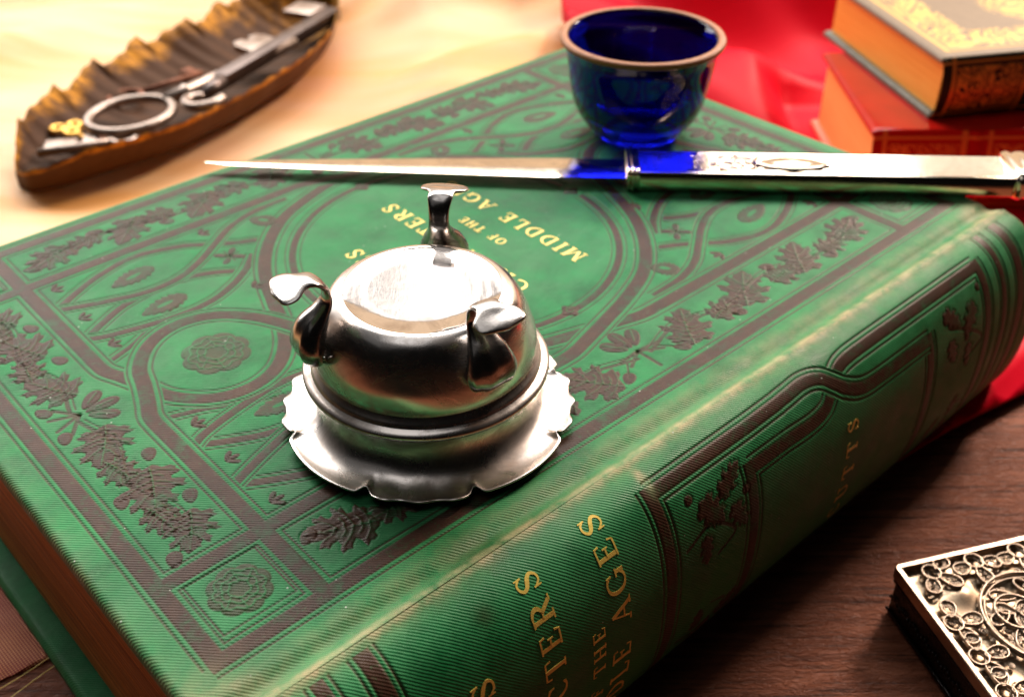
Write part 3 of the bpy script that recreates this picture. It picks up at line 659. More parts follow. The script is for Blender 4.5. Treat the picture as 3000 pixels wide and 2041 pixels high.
def lettering(b, t, start, right, up, h, sp, surf, cond=1.0, jit=0.0):
    """start = (u,v) of the baseline's left end on the sheet; surf maps (u,v,lift) -> xyz"""
    pen = 0.0; cnt = 0
    for c in t:
        wd, strokes = G[c]
        for si, st in enumerate(strokes):
            P = [np.array([(pen+x*cond)*h, y*h]) for x, y, w in st]; Ws = [w*h for *_, w in st]; L = []; Rr = []
            for i in range(len(P)):
                d = P[min(i+1, len(P)-1)]-P[max(i-1, 0)]; n = np.array([-d[1], d[0]])/(np.linalg.norm(d)+1e-9)*Ws[i]/2
                L.append(P[i]+n); Rr.append(P[i]-n)
            lift = 0.05+0.012*((si+cnt) % 7); vs = []
            for q, dl in ((L, 0), (Rr, 0), (L, -0.12), (Rr, -0.12)):
                for p in q:
                    uv = np.array(start)+np.array(right)*p[0]+np.array(up)*p[1]; vs.append(surf(uv[0], uv[1], lift+dl))
            n = len(P); fs = []
            for i in range(n-1): fs += [(i, i+1, n+i+1, n+i), (i, 2*n+i, 2*n+i+1, i+1), (n+i, n+i+1, 3*n+i+1, 3*n+i)]
            b.add(vs, fs)
        pen += (wd+sp)*cond; cnt += 1
cover_surf = lambda u, v, l: (u, v, l+0.25*math.sin(u*0.031+0.6)*math.sin(v*0.04+1))
bt = B()
for t, xb, h, sp in (('SCENES', -18.9, 4.4, 0.22), ('AND', -10.2, 2.6, 0.2), ('CHARACTERS', 0.6, 4.4, 0.24), ('OF THE', 9.6, 2.7, 0.30), ('MIDDLE AGES', 19.3, 4.3, 0.24)):
    w = text_width(t, sp)*h; fw = {'CHARACTERS': 51.5, 'MIDDLE AGES': 50.5, 'SCENES': 28.0, 'OF THE': 15.8, 'AND': 8.0}[t]
    lettering(bt, t, (xb, -fw/2), (0, 1), (-1, 0), h, sp, cover_surf, fw/w)
bt.build('gold_lettering', M_GOLDLEAF, PARTS['cover'], smooth=False)
def sp_surf(u, v, l):
    y, z, ny, nz = spine_pt(np.array([v])); return (u, float(y[0]+ny[0]*l), float(z[0]+nz[0]*l))
for t, xb, h, sp, sEnd, fw in (('SCENES', -71.0, 4.7, 0.2, 16.3, 38), ('CHARACTERS', -56.1, 4.7, 0.25, 5.6, 59), ('OF THE', -46.5, 3.0, 0.3, 23.8, 23), ('MIDDLE AGES', -39.8, 4.7, 0.25, 3.8, 62), ('CUTTS', 31.7, 3.9, 0.45, 20.4, 29)):
    w = text_width(t, sp)*h
    bs = B()
    # the last letter ends nearest the joint, so the pen runs from high s to low s
    lettering(bs, t, (xb, min(SL-1, sEnd+fw)), (0, -1), (-1, 0), h, sp, sp_surf, fw/w)
    bs.build('gold_lettering', M_GOLDLEAF, PARTS['spine'], smooth=False)

K_ = 190.0/180.0
# ------------------------------------------------------------------ table and cloths
M = 0.001*K_
def build_table():
    b = B(); b.box(-900, 900, -150, 1200, -30, 0, 2)
    o = b.build('table_top', M_WOOD, None, angle=40); tag(o, 'dark brown wood grain table top under everything', 'table', kind='structure')
build_table()
def cloth(name, poly, zfun, mat, label, step=3.0, clip=None, thick=0.5):
    P = np.array(poly, float); xs = np.arange(P[:, 0].min(), P[:, 0].max()+step, step); ys = np.arange(P[:, 1].min(), P[:, 1].max()+step, step)
    X, Y = np.meshgrid(xs, ys, indexing='ij'); ins = np.zeros(X.shape, bool); Q = np.roll(P, -1, 0)
    for (ax, ay), (bx, by) in zip(P, Q):
        c = ((ay > Y) != (by > Y)) & (X < (bx-ax)*(Y-ay)/((by-ay) if abs(by-ay) > 1e-9 else 1e-9)+ax); ins ^= c
    # snap the vertices nearest to the outline onto it so the hem is clean
    Z = zfun(X, Y); b = B(); idx = {}
    def near(px, py):
        best = None
        for (ax, ay), (bx, by) in zip(P, Q):
            dx, dy = bx-ax, by-ay; t = min(1, max(0, ((px-ax)*dx+(py-ay)*dy)/(dx*dx+dy*dy+1e-9))); qx, qy = ax+t*dx, ay+t*dy
            d = (px-qx)**2+(py-qy)**2
            if best is None or d < best[0]: best = (d, qx, qy)
        return best[1], best[2]
    use = ins.copy(); use[1:, :] |= ins[:-1, :]; use[:-1, :] |= ins[1:, :]; u2 = use.copy(); use[:, 1:] |= u2[:, :-1]; use[:, :-1] |= u2[:, 1:]
    vs = []
    for i in range(X.shape[0]):
        for j in range(X.shape[1]):
            if use[i, j]:
                x, y = X[i, j], Y[i, j]
                if not ins[i, j]: x, y = near(x, y)
                idx[(i, j)] = len(vs); vs.append((x, y, float(zfun(np.array([[x]]), np.array([[y]]))[0, 0])))
    fs = [(idx[(i, j)], idx[(i+1, j)], idx[(i+1, j+1)], idx[(i, j+1)]) for i in range(X.shape[0]-1) for j in range(X.shape[1]-1)
          if all(k in idx for k in ((i, j), (i+1, j), (i+1, j+1), (i, j+1))) and (ins[i, j] or ins[i+1, j+1] or ins[i+1, j] or ins[i, j+1])]
    b.add(vs, fs); o = b.build(name, mat); md = o.modifiers.new('thickness', 'SOLIDIFY'); md.thickness = thick*M; md.offset = 1
    tag(o, label, 'cloth'); return o
def zg(X, Y):
    far = np.clip((Y-430)/200, 0, 1)
    z = 0.5+1.2*(1+np.sin(X*0.035+Y*0.022))*np.clip((Y-200)/150, 0, 1)
    z = z+far*(11*(1+np.sin(X*0.020-Y*0.034+1.0))**1.4+6*(1+np.sin(X*0.045+Y*0.022)))+3.6*(1+np.sin(X*0.055-Y*0.080+0.8*np.sin(X*0.03)))*np.clip((Y-230)/60, 0, 1)+1.5*(1+np.sin(X*0.11-Y*0.19))*np.clip((Y-300)/60, 0, 1)
    # flat where the leaf dish and the book rest
    k = np.exp(-(((X+128)/92)**2+((Y-415)/125)**2)**4)
    return z*(1-k)+0.5*k
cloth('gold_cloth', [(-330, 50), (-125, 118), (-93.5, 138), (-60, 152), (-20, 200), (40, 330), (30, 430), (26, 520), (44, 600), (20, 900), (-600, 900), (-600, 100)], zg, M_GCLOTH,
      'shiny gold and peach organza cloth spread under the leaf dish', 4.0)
def zr(X, Y):
    far = np.clip((Y-340)/120, 0, 1)
    z = 1.3+1.0*(1+np.sin(X*0.05+Y*0.04))
    z = z+far*(10*(1+np.sin((X*0.35+Y)*0.062))**1.5+6*(1+np.sin((Y-X*0.5)*0.040+2)))
    z = z+3.2*np.clip((Y-290)/40, 0, 1)*(1+np.sin((Y+X*0.9)*0.115))
    right = np.clip((X-95)/30, 0, 1)*np.clip((300-Y)/40, 0, 1)*np.clip((X*-0.745+Y*1.0-122)/12, 0, 1)
    z = z+right*7*(0.6+0.4*np.sin((Y-0.75*X)*0.16))
    k = np.clip(1-np.maximum(np.abs(X-170)-62, 0)/15, 0, 1)*np.clip(1-np.maximum(np.abs(Y-360)-45, 0)/15, 0, 1)
    return z*(1-k)+1.0*k
cloth('red_cloth', [(20, 345), (70, 290), (100, 230), (86, 190), (148, 230), (262, 306), (600, 420), (600, 950), (30, 950), (34, 620), (30, 560), (22, 480)], zr, M_RCLOTH,
      'crimson satin cloth with folds behind the blue cup and under the small books', 4.0)

# ------------------------------------------------------------------ silver dish
M = 0.001
SD = thing('silver_dish', 'tarnished silver dish upside down on the green book, three curled feet in the air', 'dish', (-16, 162, T))
def rim_shape(r, z, a):
    k = max(0.0, (r-22.5)/4.7)
    d = (math.degrees(a)+90) % 90; d = d-90 if d > 45 else d      # -45..45 about each ruffle centre
    if abs(d) < 21:
        rr = 0.30+0.40*math.cos(rad(d*27)); zz = 0.22*math.cos(rad(d*27))
    else:
        q = (abs(d)-21)/24.0; rr = 0.25+0.35*math.sin(PI/2*q); zz = 0.1
    notch = math.exp(-((abs(d)-21.5)/2.0)**2); rr -= 1.5*notch; zz += 0.5*notch
    return r+rr*k**1.5, z+zz*k**1.5
rim_prof = [(19.6, 10.8), (19.35, 9.0), (19.45, 7.2), (20.0, 5.2), (21.0, 3.6), (22.4, 2.5), (24.0, 1.9), (25.6, 1.75), (26.7, 1.95), (27.2, 2.15), (27.35, 1.95), (27.2, 1.7), (26.0, 1.2), (24.0, 1.2), (22.0, 1.7), (20.3, 3.0), (19.2, 5.0), (18.8, 8.0), (18.8, 10.8)]
b = B(); b.lathe(rim_prof, 360, fr=rim_shape); b.build('scalloped_rim', M_SILVER_RIM, SD)
b = B(); b.lathe([(19.4, 11.5), (22.2, 11.3), (22.9, 11.6), (23.05, 12.1), (22.8, 12.55), (22.2, 12.85), (21.5, 13.1), (21.4, 13.2), (21.35, 13.5), (21.0, 13.9), (20.6, 14.3), (20.3, 14.8), (20.1, 15.1)], 180); b.build('bead_ring', M_SILVER_RIM, SD)
prof = catmull([(20.5, 15.0), (20.6, 16.6), (20.4, 18.8), (19.8, 21.0), (19.0, 23.2), (18.0, 25.2), (16.8, 26.8), (15.5, 27.7), (14.4, 28.0)], 6).tolist()
b = B(); b.lathe(prof, 180); b.build('body', M_SILVER, SD)
b = B(); b.lathe([(14.4, 28.0), (14.25, 28.05), (14.1, 27.98), (9, 27.95), (5, 27.93), (0.01, 27.92)], 180); b.build('base_disc', M_DISC, SD)
def foot(a):
    cl = catmull([(19.2, 19.6), (21.1, 20.6), (22.0, 23.0), (21.0, 26.0), (18.9, 28.8), (17.6, 31.2), (18.0, 33.7), (19.6, 35.4), (21.6, 35.7), (23.6, 35.2), (25.9, 34.7), (26.8, 34.5)], 6)
    ws = catmull([(1.2, .6), (3.9, 1.6), (4.9, 2.5), (4.0, 2.3), (2.6, 1.4), (2.0, .8), (2.0, .62), (2.4, .6), (2.6, .6), (4.5, .55), (4.2, .5), (0.8, .3)], 6)
    R = []; ca, sa = math.cos(a), math.sin(a)
    for i in range(len(cl)):
        t = cl[min(i+1, len(cl)-1)]-cl[max(i-1, 0)]; t = t/np.linalg.norm(t); n = np.array([-t[1], t[0]]); ring = []
        for j in range(20):
            q = 2*PI*j/20; cq = math.copysign(abs(math.cos(q))**0.85, math.cos(q)); sq = math.copysign(abs(math.sin(q))**0.9, math.sin(q))
            flute = 1+(0.10*math.cos(q*7) if 3 < i < 24 else 0)
            r = cl[i][0]+n[0]*sq*ws[i][1]*flute; z = cl[i][1]+n[1]*sq*ws[i][1]*flute; w = cq*ws[i][0]
            ring.append((r*ca-w*sa, r*sa+w*ca, z))
        R.append(ring)
    f = B(); f.rings(R); o = f.build('foot', M_SILVER_DARK, SD)
    # shell ridges wrapped round the knee
    for q, (r0, z0, w0) in enumerate(((20.7, 20.2, 3.4), (21.8, 21.4, 4.2), (22.6, 23.0, 4.6))):
        pts = []
        for k in range(13):
            u = -1+2*k/12; r = r0+0.9-1.6*u*u; z = z0+1.5*u*u-0.3; w = w0*u; pts.append((r*ca-w*sa, r*sa+w*ca, z))
        s_ = B(); s_.tube(pts, [0.25+0.45*math.sin(PI*(k+.5)/13) for k in range(13)], 8); s_.build('shell_ridge', M_SILVER_DARK, o)
for ang_ in (83, 207, 305): foot(rad(ang_))

# ------------------------------------------------------------------ cobalt cup
CU = thing('blue_glass_cup', 'cobalt blue glass cup with brown gilt rim standing on the green book', 'cup', (35.4, 286, T+0.1))
outer = catmull([(0.01, 0.0), (6, 0.0), (10.5, 0.1), (12.2, 0.8), (13.6, 2.6), (16.3, 6.0), (18.2, 10.0), (19.3, 15.0), (20.0, 20.0), (20.6, 24.0), (21.6, 26.4), (22.2, 27.6)], 5).tolist()
inner = catmull([(20.2, 28.1), (19.4, 26.2), (18.5, 22.5), (17.8, 17.0), (16.8, 12.0), (14.8, 8.0), (11.5, 4.8), (7.0, 3.2), (0.01, 2.8)], 5).tolist()
b = B(); b.lathe(outer+[(21.9, 28.1), (21.2, 28.35)]+inner, 128); b.build('glass_bowl', M_GLASS, CU)
b = B(); b.lathe([(22.0, 27.0), (22.4, 27.3), (22.5, 27.9), (22.2, 28.5), (21.3, 28.75), (20.6, 28.6), (20.2, 28.2), (20.5, 28.4), (21.3, 28.5), (22.0, 28.25), (22.25, 27.6), (22.0, 27.0)], 128); b.build('gilt_rim', M_GLASSRIM, CU)

# ------------------------------------------------------------------ letter opener (handle along local +x, starting at the collar)
KN = thing('letter_opener', 'long silver letter opener with reeded handle lying across the green book', 'letter opener', (32.0, 257.2, T+0.15), rad(-2.1))
def prism(b, x0, x1, sec0, sec1=None, n=1):
    sec1 = sec1 or sec0; b.rings([[(x0+(x1-x0)*i/n, y0+(y1-y0)*i/n, z0+(z1-z0)*i/n) for (y0, z0), (y1, z1) in zip(sec0, sec1)] for i in range(n+1)])
def hsec(hw, h, bev, groove=True):
    s_ = [(-hw, bev*0.5), (-hw, h-bev), (-hw+bev*0.4, h-bev*0.35), (-hw+bev, h)]
    if groove:
        N = 9
        for i in range(N):
            y = -hw+bev*1.6+(2*hw-bev*3.2)*i/(N-1); d = (2*hw-bev*3.2)/(N-1)*0.32
            s_ += [(y-d, h-0.07), (y-d*0.3, h+0.0), (y+d*0.3, h+0.0), (y+d, h-0.07)]
    s_ += [(hw-bev, h), (hw-bev*0.4, h-bev*0.35), (hw, h-bev), (hw, bev*0.5), (hw-bev*0.5, 0), (-hw+bev*0.5, 0)]
    return s_
b = B(); prism(b, 0.6, 98, hsec(7.1, 5.2, 0.9)); b.build('handle', M_KNIFE, KN, angle=35)
b = B(); 
for x0, r in ((-1.6, 0.5), (-0.6, 1.1), (0.6, 0.5)):
    R = []
    for i in range(7):
        t = i/6; e = math.sin(PI*t)*r; x = x0-0.6+1.2*t
        R.append([(x, (7.2+e)*math.copysign(abs(math.cos(q))**0.35, math.cos(q)), 2.9+(2.9+e*0.7)*math.copysign(abs(math.sin(q))**0.45, math.sin(q))) for q in np.linspace(0, 2*PI, 40, endpoint=False)])
    b.rings(R)
b.build('collar', M_KNIFE, KN)
b = B(); ov = []
for rr, zz in ((1.0, 5.0), (1.0, 5.6), (0.93, 5.95), (0.86, 5.6), (0.80, 5.45), (0.5, 5.75), (0.15, 5.95), (0.01, 6.0)):
    ov.append([(41+10.0*rr*math.cos(q), 4.1*rr*math.sin(q), zz) for q in np.linspace(0, 2*PI, 56, endpoint=False)])
b.rings(ov, cap=False); b.build('oval_cartouche', M_KNIFE, KN)
b = B()
for i in range(150):     # engraved sprig beside the cartouche: small raised leaves
    t = rng.random(); x = 15+20*rng.random(); y = (rng.random()-.5)*9; a = rng.random()*PI; L = 0.5+rng.random()*0.5
    pts = [(x+L*math.cos(a)*u, y+L*math.sin(a)*u, 5.12+0.08*(1-u*u)) for u in (-1, -.5, 0, .5, 1)]; b.tube(pts, [0.02, 0.2, 0.26, 0.2, 0.02], 6)
b.build('engraving', M_KNIFE, KN)
b = B(); R = []
for i, (x, e) in enumerate(((96.5, 0.2), (96.8, 1.0), (98, 1.5), (99.2, 0.9), (100.2, 1.3), (102, 1.6), (103.5, 0.4), (104, -2))):
    R.append([(x, (7.2+e)*math.copysign(abs(math.cos(q))**0.45, math.cos(q)), 2.9+(2.9+e*0.7)*math.copysign(abs(math.sin(q))**0.5, math.sin(q))) for q in np.linspace(0, 2*PI, 40, endpoint=False)])
b.rings(R); b.build('end_cap', M_KNIFE, KN)
b = B(); R = []
for i in range(41):
    t = i/40; x = -2.0-112.0*t; w = 5.6*(1-t)**0.72+0.55 if t < 1 else 0.3; w = min(w, 5.4); th = 0.45*(1-0.5*t); zc = 3.0-0.6*t; yc = 0.5*t
    if t > 0.97: w *= 0.8; th *= 0.7
    R.append([(x, yc-w, zc), (x, yc-w*0.5, zc+th*0.75), (x, yc+w*0.1, zc+th), (x, yc+w, zc), (x, yc+w*0.1, zc-th), (x, yc-w*0.5, zc-th*0.75)])
b.rings(R); b.build('blade', M_KNIFE, KN, angle=20)

# ------------------------------------------------------------------ leaf dish
M = 0.001*K_
LD = thing('leaf_dish', 'long brown and gold leaf shaped dish with jagged rim holding old keys', 'dish', (0, 0, 1.2))
near = [(-171, 336), (-162.8, 329.5), (-150.3, 331.0), (-139.6, 337.0), (-126.2, 347.0), (-116.3, 356), (-107.1, 368.7), (-95.6, 387.2), (-87, 405.5), (-80, 423), (-75.4, 446), (-75.8, 469), (-80, 494), (-86, 512)]
far = [(-172, 337), (-176.5, 356), (-176.0, 370), (-170.5, 385), (-163.5, 405), (-155.5, 420), (-146.5, 438), (-136.5, 447), (-131, 463), (-123, 480), (-110, 490), (-100, 497), (-93, 505), (-87, 513)]
NT_, NWd = 260, 44
nc = catmull(near, 12); fc = catmull(far, 12)
def resample(P, n):
    d = np.concatenate([[0], np.cumsum(np.hypot(*np.diff(P, axis=0).T))]); t = np.linspace(0, d[-1], n); return np.stack([np.interp(t, d, P[:, 0]), np.interp(t, d, P[:, 1])], 1)
nc = resample(nc, NT_); fc = resample(fc, NT_)
def dish_pt(i, w, under=False):
    t = i/(NT_-1); n = nc[i]; f = fc[i]; mid = (n+f)/2
    ruff = 0.5*math.sin(t*46)+0.5*math.sin(t*83+1)
    jag = ((t*8.3) % 1.0); lob = (jag**1.6)*5.5*math.sin(PI*min(1, t*1.05))
    d = f-n; L = np.linalg.norm(d)+1e-6; d = d/L
    if w > 0.5: k = ((w-0.5)*2)**3; off = d*(lob-1.5)*k
    else: k = ((0.5-w)*2)**3; off = -d*(ruff*0.5)*k
    p = n+(f-n)*w+off
    zn = 12.5+0.35*ruff+3.5*t; zf = 11.5+1.0*ruff*0.6+lob*0.5+5*t
    prof = abs(2*w-1)**(3.0 if w < .5 else 2.1)
    z = 2.6+(zn if w < .5 else zf)*prof*min(1, 0.38+t*5)*1.0+6.5*max(0, t-0.86)/0.14
    if t > 0.9: z += 3*(t-0.9)/0.1
    if not under: z += 0.40*math.sin((w*16+t*150))*min(1, abs(2*w-1)*2+0.3)
    return p, z
vs = []; gild = []; b = B()
for i in range(NT_):
    for j in range(NWd+1):
        w = j/NWd; p, z = dish_pt(i, w); vs.append((p[0], p[1], z)); e = abs(2*w-1)
        g = max(0, (e-0.84)/0.16)*(0.6+0.6*math.sin(i*0.21)*math.sin(i*0.057)) if w < 0.5 else max(0, (e-0.66)/0.34)*(0.75+0.35*math.sin(i*0.11+1))
        t = i/(NT_-1); g = max(g, 0.25+0.5*(t-0.72)/0.28 if t > 0.72 else 0); gild.append(min(1, g))
for i in range(NT_):
    for j in range(NWd+1):
        w = j/NWd; p, z = dish_pt(i, w, True); c = (nc[i]+fc[i])/2; q = c+(p-c)*(0.985-0.07*(1-abs(2*w-1)**3)) if True else p
        vs.append((q[0], q[1], max(0.0, 0.15+(z-1.5)*abs(2*w-1)**3.5))); gild.append(-0.4 if abs(2*w-1) < 0.985 else 0.6)
m = NWd+1; Nn = NT_*m; fs = []
for i in range(NT_-1):
    for j in range(NWd):
        a_ = i*m+j; fs.append((a_, a_+m, a_+m+1, a_+1)); c_ = Nn+a_; fs.append((c_, c_+1, c_+m+1, c_+m))
    for j in (0, NWd):
        a_ = i*m+j; fs.append((a_, a_+Nn, a_+Nn+m, a_+m) if j == 0 else (a_, a_+m, a_+Nn+m, a_+Nn))
for i in (0, NT_-1):
    for j in range(NWd): a_ = i*m+j; fs.append((a_, a_+1, a_+Nn+1, a_+Nn))
b.add(vs, fs); b.build('dish_body', M_LEAF, LD, attrs={'gild': gild})
st = B(); st.tube(catmull([(-87, 507, 20), (-82, 516, 24), (-80, 526, 30), (-84, 536, 36)], 8).tolist(), [2.6]*10+[2.0]*15, 12); st.build('stem', M_LEAF, LD, attrs=None)

# ------------------------------------------------------------------ keys in the dish
def ring_pts(c, r1, r2, ang, z, tilt=0.0, n=40):
    return [(c[0]+r1*math.cos(q)*math.cos(ang)-r2*math.sin(q)*math.sin(ang), c[1]+r1*math.cos(q)*math.sin(ang)+r2*math.sin(q)*math.cos(ang), z+tilt*math.sin(q)) for q in np.linspace(0, 2*PI, n, endpoint=False)]
K1 = thing('old_key', 'large bright steel key with a big round ring bow in the leaf dish', 'key', (-140.6, 372.5, 12.5), rad(52))
b = B(); b.tube(ring_pts((0, 0), 16, 13.5, 0, 0), 1.7, 12, closed=True); b.build('bow', M_KEYSTEEL, K1)
b = B(); b.tube([(15.5, 0, 0.2), (24, 0, 0.6), (25, 0, .6), (26, 0, .7), (58, 0, 2.2), (60, 0, 2.3), (62, 0, 2.4), (82, 0, 3.2)], [2.3, 2.3, 3.1, 2.4, 2.2, 3.2, 2.2, 2.2], 14); b.build('shaft', M_KEYSTEEL, K1)
b = B(); b.box(62, 78, 1.5, 15, 1.5, 4.6, 0.5); b.box(64, 69, 14, 18, 1.7, 4.4, 0.5); b.box(72, 77, 14, 18, 1.7, 4.4, 0.5); b.build('bit', M_KEYSTEEL, K1, angle=40)
K2 = thing('old_key', 'dark key with a thick square shaft lying in the leaf dish', 'key', (-118, 385, 9.5), rad(66))
b = B(); b.box(14, 97, -3.3, 3.3, 3, 8.5, 0.8); b.build('shaft', M_KEYDARK, K2, angle=40)
b = B(); b.tube([(2, 0, 4), (8, 0, 4.6), (14, 0, 5.4)], [2.2, 2.6, 3.6], 12); b.build('neck', M_KEYDARK, K2)
b = B(); b.tube(catmull([(2, 0, 4), (-3, 2.5, 4.5), (-8, 0, 5), (-10, -6, 5.5), (-6, -11, 6), (0, -11, 6)], 6).tolist(), 1.9, 12); b.build('bow', M_KEYSTEEL, K2)
b = B(); b.box(82, 96, 2.9, 17, 6, 9.4, 0.6); b.build('bit', M_KEYSTEEL, K2, angle=40)
K3 = thing('small_key', 'small yellow brass key with a three-lobed bow in the leaf dish', 'key', (-162.5, 366, 8.5), rad(-25))
b = B()
for q in (90, 200, -20):
    c = (3.6*math.cos(rad(q)), 3.6*math.sin(rad(q))); b.tube(ring_pts(c, 2.5, 2.3, 0, 1.0), 1.2, 8, closed=True)
b.build('bow', M_BRASS, K3)
b = B(); b.tube([(4, -1, .8), (16, -3, .4)], 1.0, 8); b.box(12.5, 16, -7, -3, -.2, 1.2); b.build('shaft', M_BRASS, K3)
K4 = thing('small_key', 'small grey key with a stepped bit at the near left tip of the dish', 'key', (-165, 347.5, 8.2), rad(10))
b = B(); b.tube([(-2, 0, 1), (24, 3, 2.2)], 1.5, 10); b.build('shaft', M_KEYSTEEL, K4)
b = B(); b.box(0, 11, 0.8, 8, 0.3, 2.4, 0.3); b.box(13, 18, 1.5, 9, 0.8, 3.0, 0.3); b.build('bit', M_KEYSTEEL, K4, angle=40)
b = B(); b.tube(ring_pts((27, 3.5), 4.2, 3.4, 0, 2.4), 1.3, 8, closed=True); b.build('bow', M_KEYSTEEL, K4)
K5 = thing('small_key', 'thin rusty key with a small round bow behind the large steel key', 'key', (-150.5, 397, 7.5), rad(45))
b = B(); b.tube(ring_pts((0, 0), 6.5, 5.0, 0, 1.5), 1.1, 8, closed=True); b.build('bow', M_RUST, K5)
b = B(); b.tube([(6.5, 0, 1.4), (34, 0, 1.4)], 1.2, 8); b.build('shaft', M_RUST, K5)
b = B(); b.box(28, 33, 1, 7, .4, 2.2); b.build('bit', M_RUST, K5)
K6 = thing('small_key', 'short rusty brown key lying inside the big ring of the bright key', 'key', (-143, 366, 5.5), rad(30))
b = B(); b.tube([(-6, 0, 1), (12, 0, 2)], 1.1, 8); b.build('shaft', M_RUST, K6)
b = B(); b.tube(ring_pts((-10, 0), 4.2, 3.2, 0, 1), 1.0, 8, closed=True); b.build('bow', M_RUST, K6)

# ------------------------------------------------------------------ two small books at the back right
def small_book(name, label, loc, rz, L, D, H, mat_top, mat_spine, mat_board, mat_pages, ov=2.2, bt_=2.0, group=None):
    """spine along +x at y=0 (facing -y); pages show on the -x end"""
    r = thing(name, label, 'book', loc, rz, group)
    def board(nm, z0, z1, mat):
        xs = np.linspace(0, L, 161); ys = np.linspace(-0.5, D, 111); X, Y = np.meshgrid(xs, ys, indexing='ij')
        e = np.minimum.reduce([X, L-X, D-Y, Y+0.5]); z = z1-0.9*(1-np.sqrt(np.clip(1-(1-np.clip(e/1.4, 0, 1))**2, 0, 1)))
        orn = ((e > 6.5)).astype(float)*(np.exp(-((e-13)/7.5)**4)+np.exp(-(((X-L/2)/20)**2+((Y-D/2)/16)**2)**2)); line = ((e > 4.3) & (e < 5.6)).astype(float)
        grid_mesh(nm, X, Y, z, mat, r, {'orn': orn, 'line': line}, skirt=z0)
    board('front_cover', H-bt_, H, mat_top); board('back_cover', 0, bt_, mat_board)
    b = B(); b.box(ov, L-ov, 0.5, D-ov, bt_-0.05, H-bt_+0.05); b.build('page_block', mat_pages, r, smooth=False)
    xs = np.linspace(0, L, 181); ts = np.linspace(0, 1, 61); X, Tt = np.meshgrid(xs, ts, indexing='ij')
    Y = -0.4-3.0*np.sin(PI*Tt)**0.8; Z = 0.1+(H-0.3)*Tt
    cell = (X % 34)/34; band = np.exp(-((cell-0.02)/0.02)**2)+np.exp(-((cell-0.98)/0.02)**2); Y = Y-0.5*band
    orn = ((cell > 0.16) & (cell < 0.84) & (Tt > 0.14) & (Tt < 0.86)).astype(float); ee = np.minimum(np.abs(cell-0.12), np.abs(cell-0.88)); line = ((ee < 0.02) | (np.abs(Tt-0.92) < 0.02) | (np.abs(Tt-0.08) < 0.02)).astype(float)
    grid_mesh('spine', X, Y, Z, mat_spine, r, {'orn': orn, 'line': line})
    return r
small_book('red_book', 'glossy red book with gold tooled spine lying under the small dark gilt book', (116, 321.5, 1.6), rad(0.5), 112, 67, 28.6, M_REDLEATHER, M_REDSPINE, M_PINKBOARD, M_PAGE2)
small_book('green_gilt_book', 'small dark book with gold scrolls and gilt edges on top of the red book', (136.0, 330, 30.4), rad(12.5), 116, 77, 20.5, M_ORN_TOP, M_ORN_SPINE, M_BOARDGREY, M_GILT)

# ------------------------------------------------------------------ filigree box
FB = thing('filigree_box', 'flat square silver filigree box with coiled wire lid on the bare wood', 'box', (78, 151.9, 0.2), rad(15.5))
S_ = 48.0
b = B(); b.box(0.8, S_-0.8, -S_+0.8, -0.8, 0, 10.6, 0.8); b.build('box_body', M_BLACKMETAL, FB, angle=40)
b = B()
def frame_ring(b, x0, x1, y0, y1, w, z0, z1, r=1.2):
    def rr(i, z):
        q = []
        for cx_, cy_, a0 in ((x1-r, y1-r, 0), (x0+r, y1-r, 90), (x0+r, y0+r, 180), (x1-r, y0+r, 270)):
            for j in range(5): a = rad(a0+22.5*j); R_ = max(0.05, r-i); q.append((cx_+R_*math.cos(a)+(0 if i <= r else math.copysign(i-r, -math.cos(rad(a0+45)))), cy_+R_*math.sin(a)+(0 if i <= r else math.copysign(i-r, -math.sin(rad(a0+45)))), z))
        return q
    b.rings([rr(0, z0), rr(0, z1-0.2), rr(0.2, z1), rr(w-0.15, z1), rr(w, z1-0.2), rr(w, z0)], cap=False)
frame_ring(b, 0, S_, -S_, 0, 1.2, 10.2, 12.9); b.build('lid_frame', M_FILI, FB, angle=40)
# lid ground with soft domes
xs = np.linspace(1.2, S_-1.2, 200); ys = np.linspace(-S_+1.2, -1.2, 200); X, Y = np.meshgrid(xs, ys, indexing='ij')
Z = 11.0+0*X
for (cx_, cy_) in [(10.2, -9.2), (22.4, -8.0), (37.8, -9.2), (10.2, -38), (24, -39.5), (37.8, -38)]: Z += 1.0*np.exp(-(((X-cx_)**2+(Y-cy_)**2)/9.0))
grid_mesh('lid_ground', X, Y, Z, M_FILIBACK, FB)
b = B(); small = B(); coils = [0]
def wire(P, r=0.27, closed=False, z=12.35, bb=None):
    (bb or b).tube([(x, y, z) for x, y in P], r, 6, closed=closed, flat=1.9)
def circ(c, r, n=28, a0=0): return [(c[0]+r*math.cos(a0+2*PI*i/n), c[1]+r*math.sin(a0+2*PI*i/n)) for i in range(n)]
def tear(c, tip, wd, n=28):
    c = np.array(c, float); tip = np.array(tip, float); d = tip-c; L = np.linalg.norm(d); a = math.atan2(d[1], d[0]); f = frame2(c, a)
    out = []
    for i in range(n):
        q = 2*PI*i/n; x = L*0.62*(1-math.cos(q))-L*0.12; w = wd*math.sin(q)*(0.55+0.45*(1+(-math.cos(q)))/2)*1.05; out.append(f(x, w))
    return out
def scrolls(c, ang, L, wd):
    f = frame2(c, ang)
    for (t, n_, r) in ((0.35, 0.32, 0.55), (0.35, -0.32, 0.55), (0.68, 0.36, 0.62), (0.68, -0.36, 0.62), (0.93, 0.0, 0.62), (0.12, 0, .4)):
        p = f(L*t, wd*n_*1.6); sp_ = [(p[0]+r*(1-k/16*0.85)*math.cos(k*0.75+t*9), p[1]+r*(1-k/16*0.85)*math.sin(k*0.75+t*9)) for k in range(16)]
        wire(sp_, 0.15, z=12.05, bb=small)
